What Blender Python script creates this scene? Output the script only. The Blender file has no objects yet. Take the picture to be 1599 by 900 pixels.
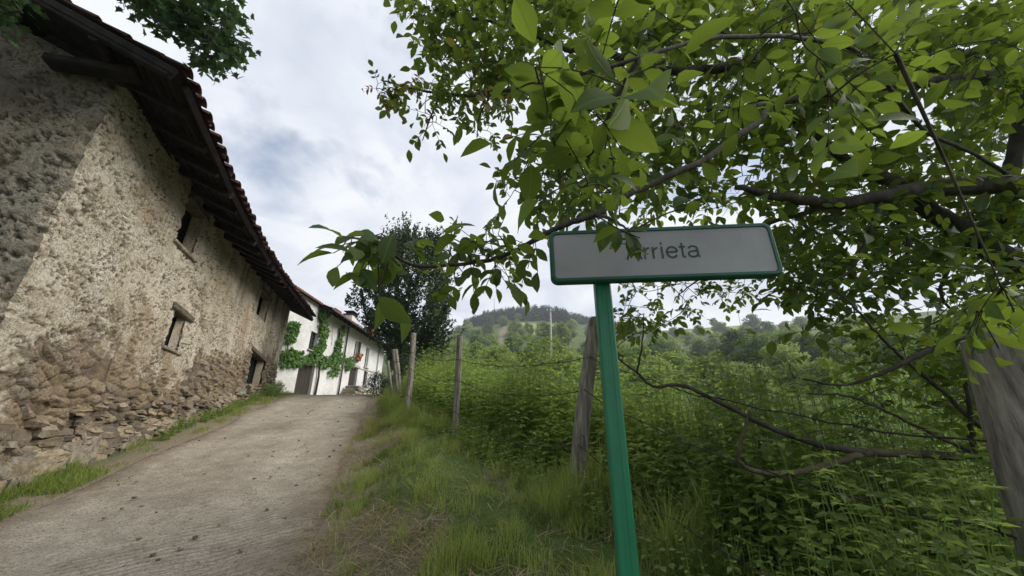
import bpy, math, random
import numpy as np
from mathutils import Vector

rng = np.random.default_rng(7)
random.seed(7)
SC = bpy.context.scene
COL = SC.collection

# ------------------------------------------------------------------ camera, sky, sun, exposure
EYE = np.array([0.0, 0.0, 1.6])
FPX, PITCH = 600.0, math.radians(21.2)
CP, SP = math.cos(PITCH), math.sin(PITCH)
cam = bpy.data.cameras.new('camera')
cam.sensor_width = 36.0
cam.lens = 36.0 * FPX / 1599.0
cam.clip_start, cam.clip_end = 0.05, 4000
camo = bpy.data.objects.new('camera', cam)
COL.objects.link(camo)
camo.location = EYE
camo.rotation_euler = (math.pi / 2 + PITCH, 0, 0)
SC.camera = camo

SUN_DIR = Vector((0.90, 0.04, 0.68)).normalized()      # towards the sun
SUN_EL = math.asin(SUN_DIR.z)
SUN_AZ = math.atan2(SUN_DIR.x, SUN_DIR.y)
sun = bpy.data.lights.new('sun', 'SUN')
sun.energy = 3.2
sun.angle = math.radians(42)
sun.color = (1.0, 0.94, 0.84)
suno = bpy.data.objects.new('sun', sun)
COL.objects.link(suno)
suno.rotation_euler = SUN_DIR.to_track_quat('Z', 'Y').to_euler()
SC.view_settings.view_transform = 'Standard'
SC.view_settings.look = 'None'
SC.view_settings.exposure = 0.52
SC.view_settings.gamma = 1.0
SC.view_settings.use_curve_mapping = False
SC.cycles.max_bounces = 7
SC.cycles.transparent_max_bounces = 6
SC.cycles.volume_bounces = 0
SC.cycles.use_denoising = True


def nd(nt, kind, **kw):
    n = nt.nodes.new(kind)
    for k, v in kw.items():
        if k.startswith('i_'):
            n.inputs[k[2:].replace('_', ' ')].default_value = v
        else:
            setattr(n, k, v)
    return n


def ramp(nt, stops, src=None, interp='LINEAR'):
    r = nt.nodes.new('ShaderNodeValToRGB')
    r.color_ramp.interpolation = interp
    e = r.color_ramp.elements
    while len(e) < len(stops):
        e.new(0.5)
    for i, (p, c) in enumerate(stops):
        e[i].position = p
        e[i].color = (c, c, c, 1) if not hasattr(c, '__len__') else (c[0], c[1], c[2], 1)
    if src is not None:
        nt.links.new(src, r.inputs[0])
    return r


def math_node(nt, op, a, b=None, clamp=False):
    m = nt.nodes.new('ShaderNodeMath')
    m.operation = op
    m.use_clamp = clamp
    for i, v in enumerate((a, b)):
        if v is None:
            continue
        if isinstance(v, (int, float)):
            m.inputs[i].default_value = v
        else:
            nt.links.new(v, m.inputs[i])
    return m.outputs[0]


def mixrgb(nt, fac, a, b, blend='MIX'):
    m = nt.nodes.new('ShaderNodeMix')
    m.data_type = 'RGBA'
    m.blend_type = blend
    for idx, v in ((0, fac), (6, a), (7, b)):
        if isinstance(v, (int, float)):
            m.inputs[idx].default_value = v
        elif isinstance(v, tuple):
            m.inputs[idx].default_value = (v[0], v[1], v[2], 1)
        else:
            nt.links.new(v, m.inputs[idx])
    return m.outputs[2]


world = bpy.data.worlds.new('World')
SC.world = world
world.use_nodes = True
wt = world.node_tree
wt.nodes.clear()
sky = nd(wt, 'ShaderNodeTexSky', sky_type='NISHITA', sun_disc=False)
sky.sun_elevation = SUN_EL
sky.sun_rotation = SUN_AZ
bg_sky = nd(wt, 'ShaderNodeBackground')
bg_sky.inputs[1].default_value = 0.12
wt.links.new(sky.outputs[0], bg_sky.inputs[0])
tc = nd(wt, 'ShaderNodeTexCoord')
sep = nd(wt, 'ShaderNodeSeparateXYZ')
wt.links.new(tc.outputs['Generated'], sep.inputs[0])
zz = math_node(wt, 'ADD', math_node(wt, 'MAXIMUM', sep.outputs[2], 0.0), 0.22)
cb = nd(wt, 'ShaderNodeCombineXYZ')
wt.links.new(math_node(wt, 'DIVIDE', sep.outputs[0], zz), cb.inputs[0])
wt.links.new(math_node(wt, 'DIVIDE', sep.outputs[1], zz), cb.inputs[1])
n1 = nd(wt, 'ShaderNodeTexNoise', i_Scale=1.7, i_Detail=9.0, i_Roughness=0.56, i_Distortion=0.35)
n2 = nd(wt, 'ShaderNodeTexNoise', i_Scale=2.6, i_Detail=7.0, i_Roughness=0.55, i_Distortion=0.5)
for n in (n1, n2):
    wt.links.new(cb.outputs[0], n.inputs['Vector'])
cover = ramp(wt, [(0.30, 0.08), (0.45, 1.0)], n1.outputs[0])
tone = ramp(wt, [(0.30, (0.45, 0.49, 0.57)), (0.45, (0.56, 0.595, 0.66)), (0.60, (0.69, 0.71, 0.75))], n2.outputs[0])
bg_cl = nd(wt, 'ShaderNodeBackground')
bg_cl.inputs[1].default_value = 1.0
wt.links.new(tone.outputs[0], bg_cl.inputs[0])
mx = nd(wt, 'ShaderNodeMixShader')
wt.links.new(cover.outputs[0], mx.inputs[0])
wt.links.new(bg_sky.outputs[0], mx.inputs[1])
wt.links.new(bg_cl.outputs[0], mx.inputs[2])
wo = nd(wt, 'ShaderNodeOutputWorld')
wt.links.new(mx.outputs[0], wo.inputs[0])


# ------------------------------------------------------------------ helpers
def ray(px, py):
    u, v = (px - 800.0) / FPX, (450.0 - py) / FPX
    return np.array([u, CP - SP * v, SP + CP * v])


def at(px, py, y):
    """the point on the line of sight through a photo pixel at world distance y"""
    d = ray(px, py)
    return EYE + d * (y / d[1])


def atd(px, py, depth):
    return EYE + ray(px, py) * depth


def project(P):
    q = np.asarray(P, float) - EYE
    f = q[..., 1] * CP + q[..., 2] * SP
    up = -q[..., 1] * SP + q[..., 2] * CP
    f = np.where(np.abs(f) < 1e-6, 1e-6, f)
    return 800 + FPX * q[..., 0] / f, 450 - FPX * up / f, f


def sstep(a, b, x):
    t = np.clip((np.asarray(x, float) - a) / (b - a), 0, 1)
    return t * t * (3 - 2 * t)


def hash2(ix, iy, seed):
    h = (ix.astype(np.int64) * 374761393 + iy.astype(np.int64) * 668265263 + seed * 1442695041) & 0x7fffffff
    h = ((h ^ (h >> 13)) * 1274126177) & 0x7fffffff
    h = h ^ (h >> 16)
    return (h & 0xffff) / 65535.0


def vnoise(x, y, seed=0):
    x, y = np.asarray(x, float), np.asarray(y, float)
    ix, iy = np.floor(x), np.floor(y)
    fx, fy = x - ix, y - iy
    fx, fy = fx * fx * (3 - 2 * fx), fy * fy * (3 - 2 * fy)
    a, b = hash2(ix, iy, seed), hash2(ix + 1, iy, seed)
    c, d = hash2(ix, iy + 1, seed), hash2(ix + 1, iy + 1, seed)
    return (a * (1 - fx) + b * fx) * (1 - fy) + (c * (1 - fx) + d * fx) * fy


def fbm(x, y, seed=0, octv=4):
    s, amp, tot = 0.0, 1.0, 0.0
    x, y = np.asarray(x, float), np.asarray(y, float)
    for o in range(octv):
        s = s + amp * vnoise(x * 2 ** o, y * 2 ** o, seed + o * 17)
        tot += amp
        amp *= 0.5
    return s / tot


def voronoi(x, y, seed=0):
    """returns F1, F2-F1, id-random"""
    ix, iy = np.floor(x), np.floor(y)
    f1 = np.full(x.shape, 9.0)
    f2 = np.full(x.shape, 9.0)
    idr = np.zeros(x.shape)
    for dx in (-1, 0, 1):
        for dy in (-1, 0, 1):
            cx, cy = ix + dx, iy + dy
            jx = cx + 0.12 + 0.76 * hash2(cx, cy, seed)
            jy = cy + 0.12 + 0.76 * hash2(cx, cy, seed + 5)
            d = np.hypot(x - jx, y - jy)
            r = hash2(cx, cy, seed + 9)
            near = d < f1
            f2 = np.where(near, f1, np.minimum(f2, d))
            idr = np.where(near, r, idr)
            f1 = np.where(near, d, f1)
    return f1, f2 - f1, idr


def norm(v):
    v = np.asarray(v, float)
    return v / np.maximum(np.linalg.norm(v, axis=-1, keepdims=True), 1e-9)


class MB:
    """collects shapes, then links them as ONE mesh object"""
    def __init__(self):
        self.ch, self.n = [], 0

    def add(self, V, F, tint=0.5, mi=0, **attrs):
        V = np.asarray(V, float).reshape(-1, 3)
        F = np.asarray(F, np.int64)
        t = np.full(len(V), tint) if np.isscalar(tint) else np.asarray(tint, float)
        self.ch.append((V, F + self.n, t, mi, attrs))
        self.n += len(V)
        return self

    def box(self, c, s, R=None, tint=0.5, mi=0, bev=0.0):
        sx, sy, sz = np.asarray(s, float) / 2
        if bev > 0:
            b = min(bev, sx * .9, sy * .9, sz * .9)
            V = []
            for z, ins in ((-sz, b), (-sz + b, 0), (sz - b, 0), (sz, b)):
                for (ax, ay) in ((-1, -1), (1, -1), (1, 1), (-1, 1)):
                    ex, ey = sx - ins, sy - ins
                    if ax * ay > 0:
                        V += [(ax * ex, ay * (ey - b), z), (ax * (ex - b), ay * ey, z)]
                    else:
                        V += [(ax * (ex - b), ay * ey, z), (ax * ex, ay * (ey - b), z)]
            V = np.array(V)
            F4 = []
            for r in range(3):
                for k in range(8):
                    F4.append((r * 8 + k, r * 8 + (k + 1) % 8, r * 8 + 8 + (k + 1) % 8, r * 8 + 8 + k))
            V = V if R is None else V @ np.asarray(R).T
            V = V + np.asarray(c)
            self.add(V, F4, tint, mi)
            self.ch.append((np.zeros((0, 3)), np.array([list(range(24, 32)), list(range(7, -1, -1))]) + self.n - 32, np.zeros(0), mi, {}))
            return self
        V = np.array([(x, y, z) for z in (-sz, sz) for (x, y) in ((-sx, -sy), (sx, -sy), (sx, sy), (-sx, sy))])
        V = V if R is None else V @ np.asarray(R).T
        F = [(3, 2, 1, 0), (4, 5, 6, 7), (0, 1, 5, 4), (1, 2, 6, 5), (2, 3, 7, 6), (3, 0, 4, 7)]
        return self.add(V + np.asarray(c), F, tint, mi)

    def tube(self, P, R, n=8, tint=0.5, mi=0, cap=True, bump=0.0, seed=0):
        P = np.asarray(P, float)
        R = np.full(len(P), R) if np.isscalar(R) else np.asarray(R, float)
        T = norm(np.gradient(P, axis=0))
        ref = np.array([0, 0, 1.0]) if abs(T[0][2]) < .9 else np.array([1.0, 0, 0])
        V = []
        N = norm(np.cross(T[0], ref))
        a = np.arange(n) * 2 * math.pi / n
        for i in range(len(P)):
            N = norm(N - T[i] * np.dot(N, T[i]))
            B = np.cross(T[i], N)
            rr = R[i] * (1 + (bump * (hash2(np.arange(n), np.full(n, i), seed) - .5) if bump else 0))
            V.append(P[i] + (np.cos(a) * rr)[:, None] * N + (np.sin(a) * rr)[:, None] * B)
        V = np.concatenate(V)
        i = np.arange(len(P) - 1)[:, None] * n
        k = np.arange(n)[None, :]
        F = np.stack([i + k, i + (k + 1) % n, i + n + (k + 1) % n, i + n + k], -1).reshape(-1, 4)
        self.add(V, F, tint, mi)
        if cap:
            b = self.n - len(V)
            self.ch.append((np.zeros((0, 3)), np.array([[b + j for j in range(n - 1, -1, -1)], [b + len(V) - n + j for j in range(n)]]), np.zeros(0), mi, {}))
        return self

    def leaves(self, tmpl, P, D, N, L, tint, W=None, mi=0, veins=False):
        TV, TF = tmpl
        P = np.asarray(P, float)
        if len(P) == 0:
            return self
        D = norm(D)
        S = norm(np.cross(D, N))
        N = np.cross(S, D)
        L = np.broadcast_to(np.asarray(L, float), (len(P),))
        W = L if W is None else np.broadcast_to(np.asarray(W, float), (len(P),))
        V = P[:, None] + TV[None, :, 0:1] * (D * L[:, None])[:, None] + TV[None, :, 1:2] * (S * W[:, None])[:, None] + TV[None, :, 2:3] * (N * L[:, None])[:, None]
        F = TF[None] + (np.arange(len(P)) * len(TV))[:, None, None]
        return self.add(V.reshape(-1, 3), F.reshape(-1, TF.shape[1]), np.repeat(np.broadcast_to(np.asarray(tint, float), (len(P),)), len(TV)), mi, **({'along': np.tile(TV[:, 0], len(P)), 'across': np.tile(TV[:, 1], len(P))} if veins else {}))

    def build(self, name, mats, parent=None, smooth=False, loc=None):
        me = bpy.data.meshes.new(name)
        V = np.concatenate([c[0] for c in self.ch])
        if loc is not None:
            V = V - np.asarray(loc)
        tint = np.concatenate([c[2] for c in self.ch])
        lt = np.concatenate([np.full(len(c[1]), c[1].shape[1]) for c in self.ch])
        li = np.concatenate([c[1].ravel() for c in self.ch])
        mi = np.concatenate([np.full(len(c[1]), c[3]) for c in self.ch])
        me.vertices.add(len(V))
        me.vertices.foreach_set('co', V.ravel())
        me.loops.add(len(li))
        me.loops.foreach_set('vertex_index', li.astype(np.int32))
        me.polygons.add(len(lt))
        me.polygons.foreach_set('loop_start', np.concatenate([[0], np.cumsum(lt)[:-1]]).astype(np.int32))
        me.polygons.foreach_set('loop_total', lt.astype(np.int32))
        me.polygons.foreach_set('material_index', mi.astype(np.int32))
        me.polygons.foreach_set('use_smooth', np.full(len(lt), bool(smooth)))
        at_ = me.attributes.new('tint', 'FLOAT', 'POINT')
        at_.data.foreach_set('value', tint)
        keys = set(k for c in self.ch for k in c[4])
        for k in keys:
            arr = np.concatenate([np.asarray(c[4].get(k, np.zeros(len(c[0]))), float) for c in self.ch])
            a2 = me.attributes.new(k, 'FLOAT', 'POINT')
            a2.data.foreach_set('value', arr)
        me.update(calc_edges=True)
        me.validate()
        for m in (mats if isinstance(mats, (list, tuple)) else [mats]):
            me.materials.append(m)
        o = bpy.data.objects.new(name, me)
        COL.objects.link(o)
        if parent is not None:
            o.parent = parent
        elif loc is not None:
            o.location = loc
        return o


def tag(o, label=None, cat=None, group=None, kind=None):
    if label:
        o['label'] = label
    if cat:
        o['category'] = cat
    if group:
        o['group'] = group
    if kind:
        o['kind'] = kind
    return o


def thing(name, loc, label, cat, group=None):
    o = bpy.data.objects.new(name, None)
    o.empty_display_size = 0.2
    COL.objects.link(o)
    o.location = loc
    return tag(o, label, cat, group)


def copy_tree(o, parent=None):
    c = o.copy()
    COL.objects.link(c)
    if parent is not None:
        c.parent = parent
    for ch in list(o.children):
        copy_tree(ch, c)
    return c


def rot_z(a):
    c, s = math.cos(a), math.sin(a)
    return np.array([[c, -s, 0], [s, c, 0], [0, 0, 1.0]])


def frame(x, y, z):
    return np.stack([norm(x), norm(y), norm(z)], axis=1)


# leaf templates: columns along, across, up (units of leaf length)
def make_leaflet():
    st = [(0.0, 0.0), (0.12, .10), (0.34, .215), (0.58, .225), (0.80, .13), (1.0, 0.0)]
    V = []
    cz = lambda t: 0.06 * math.sin(t * 3.0) - 0.16 * t * t
    for t, w in st:
        V.append((t, 0, cz(t)))
    lft, rgt = [], []
    for t, w in st[1:-1]:
        lft.append(len(V)); V.append((t + .01, w, cz(t) + .22 * w))
        rgt.append(len(V)); V.append((t + .01, -w, cz(t) + .22 * w))
    F = [(0, 1, lft[0]), (0, rgt[0], 1)]
    for i in range(3):
        a, b = 1 + i, 2 + i
        F += [(a, b, lft[i + 1]), (a, lft[i + 1], lft[i]), (a, rgt[i], rgt[i + 1]), (a, rgt[i + 1], b)]
    F += [(4, 5, lft[3]), (4, rgt[3], 5)]
    return np.array(V, float), np.array(F)


def make_maple():
    out = [(0, 0), (.10, .16), (-.02, .34), (.26, .30), (.36, .56), (.52, .28), (.62, .20), (1.0, 0.0),
           (.62, -.20), (.52, -.28), (.36, -.56), (.26, -.30), (-.02, -.34), (.10, -.16)]
    V = [(.32, 0, .03)] + [(x, y, -.10 * abs(y) - .08 * x * x) for x, y in out]
    F = [(0, 1 + i, 1 + (i + 1) % len(out)) for i in range(len(out))]
    return np.array(V, float), np.array(F)


LEAFLET, MAPLE = make_leaflet(), make_maple()
SMALL = (np.array([(0, 0, 0), (.45, .26, .07), (1, 0, -.08), (.45, -.26, .07), (.5, 0, 0.0)], float), np.array([(0, 4, 1), (1, 4, 2), (0, 3, 4), (3, 2, 4)]))
QUAD = (np.array([(0, 0, 0), (.5, .34, .06), (1, 0, -.05), (.5, -.34, .06)], float), np.array([(0, 2, 1), (0, 3, 2)]))
CLUMP = (np.array([(0, .05, 0), (.25, .42, .12), (.6, .22, .0), (.75, .45, -.12), (1, 0, .05), (.7, -.4, .1), (.4, -.2, -.05), (.2, -.42, -.08), (.5, 0, .08)], float),
         np.array([(8, i, (i + 1) % 8)[::-1] for i in range(8)]))


def rand_dir(n):
    return norm(rng.normal(size=(n, 3)))


# ------------------------------------------------------------------ materials
def new_mat(name):
    m = bpy.data.materials.new(name)
    m.use_nodes = True
    nt = m.node_tree
    nt.nodes.clear()
    out = nd(nt, 'ShaderNodeOutputMaterial')
    return m, nt, out


def principled(nt, out, rough=0.8, spec=0.3):
    p = nd(nt, 'ShaderNodeBsdfPrincipled')
    p.inputs['Roughness'].default_value = rough
    p.inputs['Specular IOR Level'].default_value = spec
    nt.links.new(p.outputs[0], out.inputs[0])
    return p


def bump_to(nt, p, height, strength=0.5, dist=0.02):
    b = nd(nt, 'ShaderNodeBump')
    b.inputs['Strength'].default_value = strength
    b.inputs['Distance'].default_value = dist
    nt.links.new(height, b.inputs['Height'])
    nt.links.new(b.outputs[0], p.inputs['Normal'])
    return b


def coords(nt, scale=(1, 1, 1)):
    t = nd(nt, 'ShaderNodeTexCoord')
    mp = nd(nt, 'ShaderNodeMapping')
    mp.inputs['Scale'].default_value = scale
    nt.links.new(t.outputs['Object'], mp.inputs[0])
    return mp.outputs[0]


def noise(nt, vec, scale, detail=5, rough=.55, dist=0.0):
    n = nd(nt, 'ShaderNodeTexNoise', i_Scale=scale, i_Detail=detail, i_Roughness=rough, i_Distortion=dist)
    nt.links.new(vec, n.inputs['Vector'])
    return n.outputs[0]


def attr(nt, name):
    a = nd(nt, 'ShaderNodeAttribute')
    a.attribute_name = name
    return a.outputs['Fac']


def simple_mat(name, c1, c2, scale=6.0, rough=.8, bump=.3, dist=.01, stretch=(1, 1, 1), spec=.3, metallic=0.0, lo=.35, hi=.65):
    m, nt, out = new_mat(name)
    p = principled(nt, out, rough, spec)
    v = coords(nt, stretch)
    n = noise(nt, v, scale, 6, .6)
    r = ramp(nt, [(lo, c1), (hi, c2)], n)
    nt.links.new(r.outputs[0], p.inputs['Base Color'])
    p.inputs['Metallic'].default_value = metallic
    if bump:
        bump_to(nt, p, noise(nt, v, scale * 3, 5, .6), bump, dist)
    return m


def leaf_mat(name, dark, light, trans, tfac=.4, rough=.45, spec=.35, objvar=0.0, young=None, veins=False):
    m, nt, out = new_mat(name)
    p = nd(nt, 'ShaderNodeBsdfPrincipled')
    p.inputs['Roughness'].default_value = rough
    p.inputs['Specular IOR Level'].default_value = spec
    t = attr(nt, 'tint')
    if objvar:
        oi = nd(nt, 'ShaderNodeObjectInfo')
        t = math_node(nt, 'ADD', t, math_node(nt, 'MULTIPLY', math_node(nt, 'SUBTRACT', oi.outputs['Random'], .5), objvar), True)
    stops = [(0.0, dark), (.85, light)]
    tst = [(0.0, tuple(c * .6 for c in trans)), (.85, trans)]
    if young:
        stops += [(1.0, young)]
        tst += [(1.0, tuple(c * 1.6 for c in young))]
    r = ramp(nt, stops, t)
    base = r.outputs[0]
    if veins:
        ac = math_node(nt, 'ABSOLUTE', attr(nt, 'across'))
        mid = ramp(nt, [(.008, 1.0), (.022, 0.0)], ac).outputs[0]
        ph = math_node(nt, 'FRACT', math_node(nt, 'MULTIPLY', math_node(nt, 'SUBTRACT', attr(nt, 'along'), math_node(nt, 'MULTIPLY', ac, .9)), 9.0))
        side = ramp(nt, [(.0, .55), (.10, 0.0), (.90, 0.0), (1.0, .55)], ph).outputs[0]
        vf = math_node(nt, 'MAXIMUM', mid, side)
        base = mixrgb(nt, math_node(nt, 'MULTIPLY', vf, .55), base, tuple(min(1, c * 2.2 + .02) for c in light))
        bump_to(nt, p, math_node(nt, 'SUBTRACT', 1.0, vf), .35, .002)
    nt.links.new(base, p.inputs['Base Color'])
    tr = nd(nt, 'ShaderNodeBsdfTranslucent')
    r2 = ramp(nt, tst, t)
    tcol = r2.outputs[0]
    if veins:
        tcol = mixrgb(nt, math_node(nt, 'MULTIPLY', vf, .45), tcol, tuple(c * .45 for c in trans))
    nt.links.new(tcol, tr.inputs[0])
    mixs = nd(nt, 'ShaderNodeMixShader')
    mixs.inputs[0].default_value = tfac
    nt.links.new(p.outputs[0], mixs.inputs[1])
    nt.links.new(tr.outputs[0], mixs.inputs[2])
    nt.links.new(mixs.outputs[0], out.inputs[0])
    return m


M = {}
M['walnut_leaf'] = leaf_mat('walnut_leaf', (.024, .052, .018), (.062, .108, .026), (.27, .38, .045), .48, .55, .3, young=(.20, .10, .03), veins=True)
M['maple_leaf'] = leaf_mat('maple_leaf', (.016, .042, .015), (.040, .085, .028), (.08, .16, .04), .3)
M['laurel_leaf'] = leaf_mat('laurel_leaf', (.018, .040, .017), (.060, .098, .045), (.08, .14, .04), .2, .38, .45)
M['hill_leaf'] = leaf_mat('hill_leaf', (.11, .18, .05), (.29, .37, .11), (.33, .44, .11), .44, .6, .2, objvar=.55)
M['dark_leaf'] = leaf_mat('dark_leaf', (.045, .09, .036), (.10, .165, .06), (.14, .22, .06), .33, .6, .2, objvar=.5)
M['conifer'] = leaf_mat('conifer', (.014, .030, .022), (.035, .058, .035), (.03, .05, .03), .12, .7, .2)
M['shrub_leaf'] = leaf_mat('shrub_leaf', (.09, .15, .04), (.24, .34, .09), (.30, .44, .10), .45, .5, .3, objvar=.5)
M['pale_leaf'] = leaf_mat('pale_leaf', (.10, .16, .06), (.26, .34, .16), (.28, .38, .14), .35, .6, .2)
M['nettle_leaf'] = leaf_mat('nettle_leaf', (.06, .115, .026), (.25, .335, .085), (.34, .47, .09), .44, .5, .3)
M['vine_leaf'] = leaf_mat('vine_leaf', (.05, .12, .03), (.13, .24, .06), (.18, .34, .07), .35, .55, .25)
M['grass_blade'] = leaf_mat('grass_blade', (.085, .14, .028), (.29, .35, .085), (.33, .43, .09), .40, .55, .25, young=(.34, .25, .12))
M['bark'] = simple_mat('bark', (.022, .019, .016), (.075, .066, .052), 14, .9, .8, .01, (1, 1, .35))
M['mossy_bark'] = simple_mat('mossy_bark', (.06, .05, .035), (.12, .11, .05), 10, .95, .8, .01)
M['old_wood'] = simple_mat('old_wood', (.09, .08, .066), (.27, .25, .21), 9, .9, .9, .012, (4, 4, .35))
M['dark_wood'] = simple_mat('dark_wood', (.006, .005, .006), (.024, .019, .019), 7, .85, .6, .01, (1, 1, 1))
M['opening_shade'] = simple_mat('opening_shade', (.004, .004, .004), (.012, .010, .009), 7, .95, .5, .01)  # near-black colour that stands in for the unlit inside of the barn
M['door_wood'] = simple_mat('door_wood', (.022, .018, .015), (.05, .041, .034), 8, .7, .5, .01, (6, 6, .4))
M['lintel_wood'] = simple_mat('lintel_wood', (.05, .04, .03), (.14, .115, .09), 8, .9, .8, .01, (1, 1, 4))
M['tile'] = simple_mat('tile', (.10, .042, .032), (.24, .10, .07), 5, .85, .5, .01)
M['old_tile'] = simple_mat('old_tile', (.032, .019, .019), (.098, .048, .044), 4.5, .9, .6, .01)
M['rock'] = simple_mat('rock', (.09, .08, .065), (.33, .29, .22), 5, .9, .8, .02)
M['wire'] = simple_mat('wire', (.02, .018, .016), (.07, .06, .05), 30, .6, 0, 0, metallic=.6)
M['concrete'] = simple_mat('concrete', (.28, .27, .25), (.42, .41, .38), 3, .9, .3)
M['glass'] = simple_mat('glass', (.02, .025, .03), (.04, .045, .05), 2, .12, 0, 0, spec=.6)
M['white_trim'] = simple_mat('white_trim', (.55, .55, .53), (.72, .72, .70), 5, .7, .1)
M['pipe'] = simple_mat('pipe', (.05, .045, .045), (.09, .085, .08), 5, .5, 0)
M['grey_pipe'] = simple_mat('grey_pipe', (.3, .3, .3), (.42, .42, .42), 5, .5, 0)
M['brick'] = simple_mat('brick', (.20, .07, .05), (.32, .13, .09), 12, .9, .4)
M['red_flower'] = simple_mat('red_flower', (.45, .02, .03), (.65, .05, .06), 20, .6, 0)
M['green_plastic'] = simple_mat('green_plastic', (.03, .22, .13), (.06, .32, .20), 6, .5, 0)
M['straw'] = leaf_mat('straw', (.14, .11, .07), (.36, .29, .18), (.25, .19, .10), .15, .8, .15)
M['guard'] = simple_mat('guard', (.45, .45, .42), (.6, .6, .57), 9, .6, .2)


def green_paint():
    m, nt, out = new_mat('green_paint')
    p = principled(nt, out, .38, .5)
    v = coords(nt)
    n = noise(nt, v, 5, 6, .6)
    r = ramp(nt, [(.3, (.004, .115, .055)), (.7, (.008, .165, .080))], n)
    dirt = ramp(nt, [(.62, 0.0), (.78, .5)], noise(nt, v, 38, 4, .6))
    nt.links.new(mixrgb(nt, dirt.outputs[0], r.outputs[0], (.05, .10, .07)), p.inputs['Base Color'])
    rr = ramp(nt, [(.3, .28), (.7, .5)], noise(nt, v, 17, 4))
    nt.links.new(rr.outputs[0], p.inputs['Roughness'])
    bump_to(nt, p, noise(nt, v, 60, 3), .06, .003)
    return m


def sign_face_mat():
    m, nt, out = new_mat('sign_face')
    p = principled(nt, out, .42, .4)
    v = coords(nt)
    n = noise(nt, v, 4, 6, .65)
    r = ramp(nt, [(.3, (.235, .243, .26)), (.7, (.305, .313, .325))], n)
    s = ramp(nt, [(.60, 0.0), (.75, .35)], noise(nt, v, 24, 5, .65))
    nt.links.new(mixrgb(nt, s.outputs[0], r.outputs[0], (.38, .37, .33)), p.inputs['Base Color'])
    return m


M['green_paint'] = green_paint()
M['frame_paint'] = simple_mat('frame_paint', (.006, .06, .042), (.012, .09, .062), 9, .42, .05, .002, spec=.45)
M['sign_face'] = sign_face_mat()
M['letter'] = simple_mat('letter', (.035, .045, .05), (.055, .065, .07), 20, .5, 0)


def wall_mat():
    """old lime plaster weathered off rubble stone; masks from its relief, plus stains and painted gable shade"""
    m, nt, out = new_mat('rubble_wall')
    p = principled(nt, out, .93, .15)
    v = coords(nt)
    pl, st, mo, shade_stn = attr(nt, 'plaster'), attr(nt, 'stone'), attr(nt, 'mortar'), attr(nt, 'stain')
    n_f = noise(nt, v, 22, 6, .65)
    n_m = noise(nt, v, 2.3, 6, .6)
    stone = ramp(nt, [(0, (.13, .105, .08)), (.3, (.24, .19, .13)), (.55, (.33, .255, .165)), (.8, (.26, .225, .18)), (1, (.40, .34, .25))], st)
    stone2 = mixrgb(nt, ramp(nt, [(.35, 0.0), (.7, .75)], n_f).outputs[0], stone.outputs[0], (.14, .12, .10))
    stone3 = mixrgb(nt, ramp(nt, [(.0, .9), (.13, 0.0)], mo).outputs[0], stone2, (.085, .068, .05))
    plast = ramp(nt, [(.32, (.42, .37, .285)), (.5, (.53, .485, .39)), (.68, (.60, .56, .47))], n_m)
    plast2 = mixrgb(nt, ramp(nt, [(.48, 0.0), (.66, .6)], n_f).outputs[0], plast.outputs[0], (.22, .18, .125))
    col = mixrgb(nt, pl, stone3, plast2)
    va = coords(nt, (1, 1, 1.7))
    pit1 = noise(nt, va, 30, 4, .6, .4)
    pit2 = noise(nt, va, 60, 3, .6, .3)
    pf = math_node(nt, 'MAXIMUM', ramp(nt, [(.575, 0.0), (.61, .9)], pit1).outputs[0], ramp(nt, [(.57, 0.0), (.615, .85)], pit2).outputs[0])
    pf = math_node(nt, 'MULTIPLY', pf, ramp(nt, [(.38, .25), (.62, 1.0)], noise(nt, v, 1.1, 5, .6)).outputs[0])
    col = mixrgb(nt, pf, col, (.085, .07, .05))
    pat = ramp(nt, [(.45, 0.0), (.63, .8)], noise(nt, coords(nt, (1, 1, .6)), .75, 6, .62))
    col = mixrgb(nt, math_node(nt, 'MULTIPLY', pat.outputs[0], ramp(nt, [(.3, .9), (.6, .35)], n_m).outputs[0]), col, (.25, .185, .11))
    col = mixrgb(nt, math_node(nt, 'MULTIPLY', shade_stn, .8), col, (.07, .065, .052))  # darkens by stains and by the shade painted on the gable
    nt.links.new(col, p.inputs['Base Color'])
    h = math_node(nt, 'SUBTRACT', math_node(nt, 'ADD', math_node(nt, 'MULTIPLY', n_f, .7), math_node(nt, 'MULTIPLY', noise(nt, v, 75, 4, .6), .45)), math_node(nt, 'MULTIPLY', pf, .5))
    bump_to(nt, p, h, 1.0, .025)
    return m


M['rubble_wall'] = wall_mat()


def whitewash_mat():
    m, nt, out = new_mat('whitewash')
    p = principled(nt, out, .85, .2)
    v = coords(nt)
    n = noise(nt, v, 1.3, 7, .62)
    r = ramp(nt, [(.3, (.50, .50, .485)), (.6, (.66, .665, .66))], n)
    s = ramp(nt, [(.6, 0.0), (.78, .55)], noise(nt, coords(nt, (2, 2, .5)), 2.2, 7, .65))
    nt.links.new(mixrgb(nt, s.outputs[0], r.outputs[0], (.42, .41, .38)), p.inputs['Base Color'])
    bump_to(nt, p, noise(nt, v, 7, 6, .6), .7, .05)
    return m


M['whitewash'] = whitewash_mat()


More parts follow.
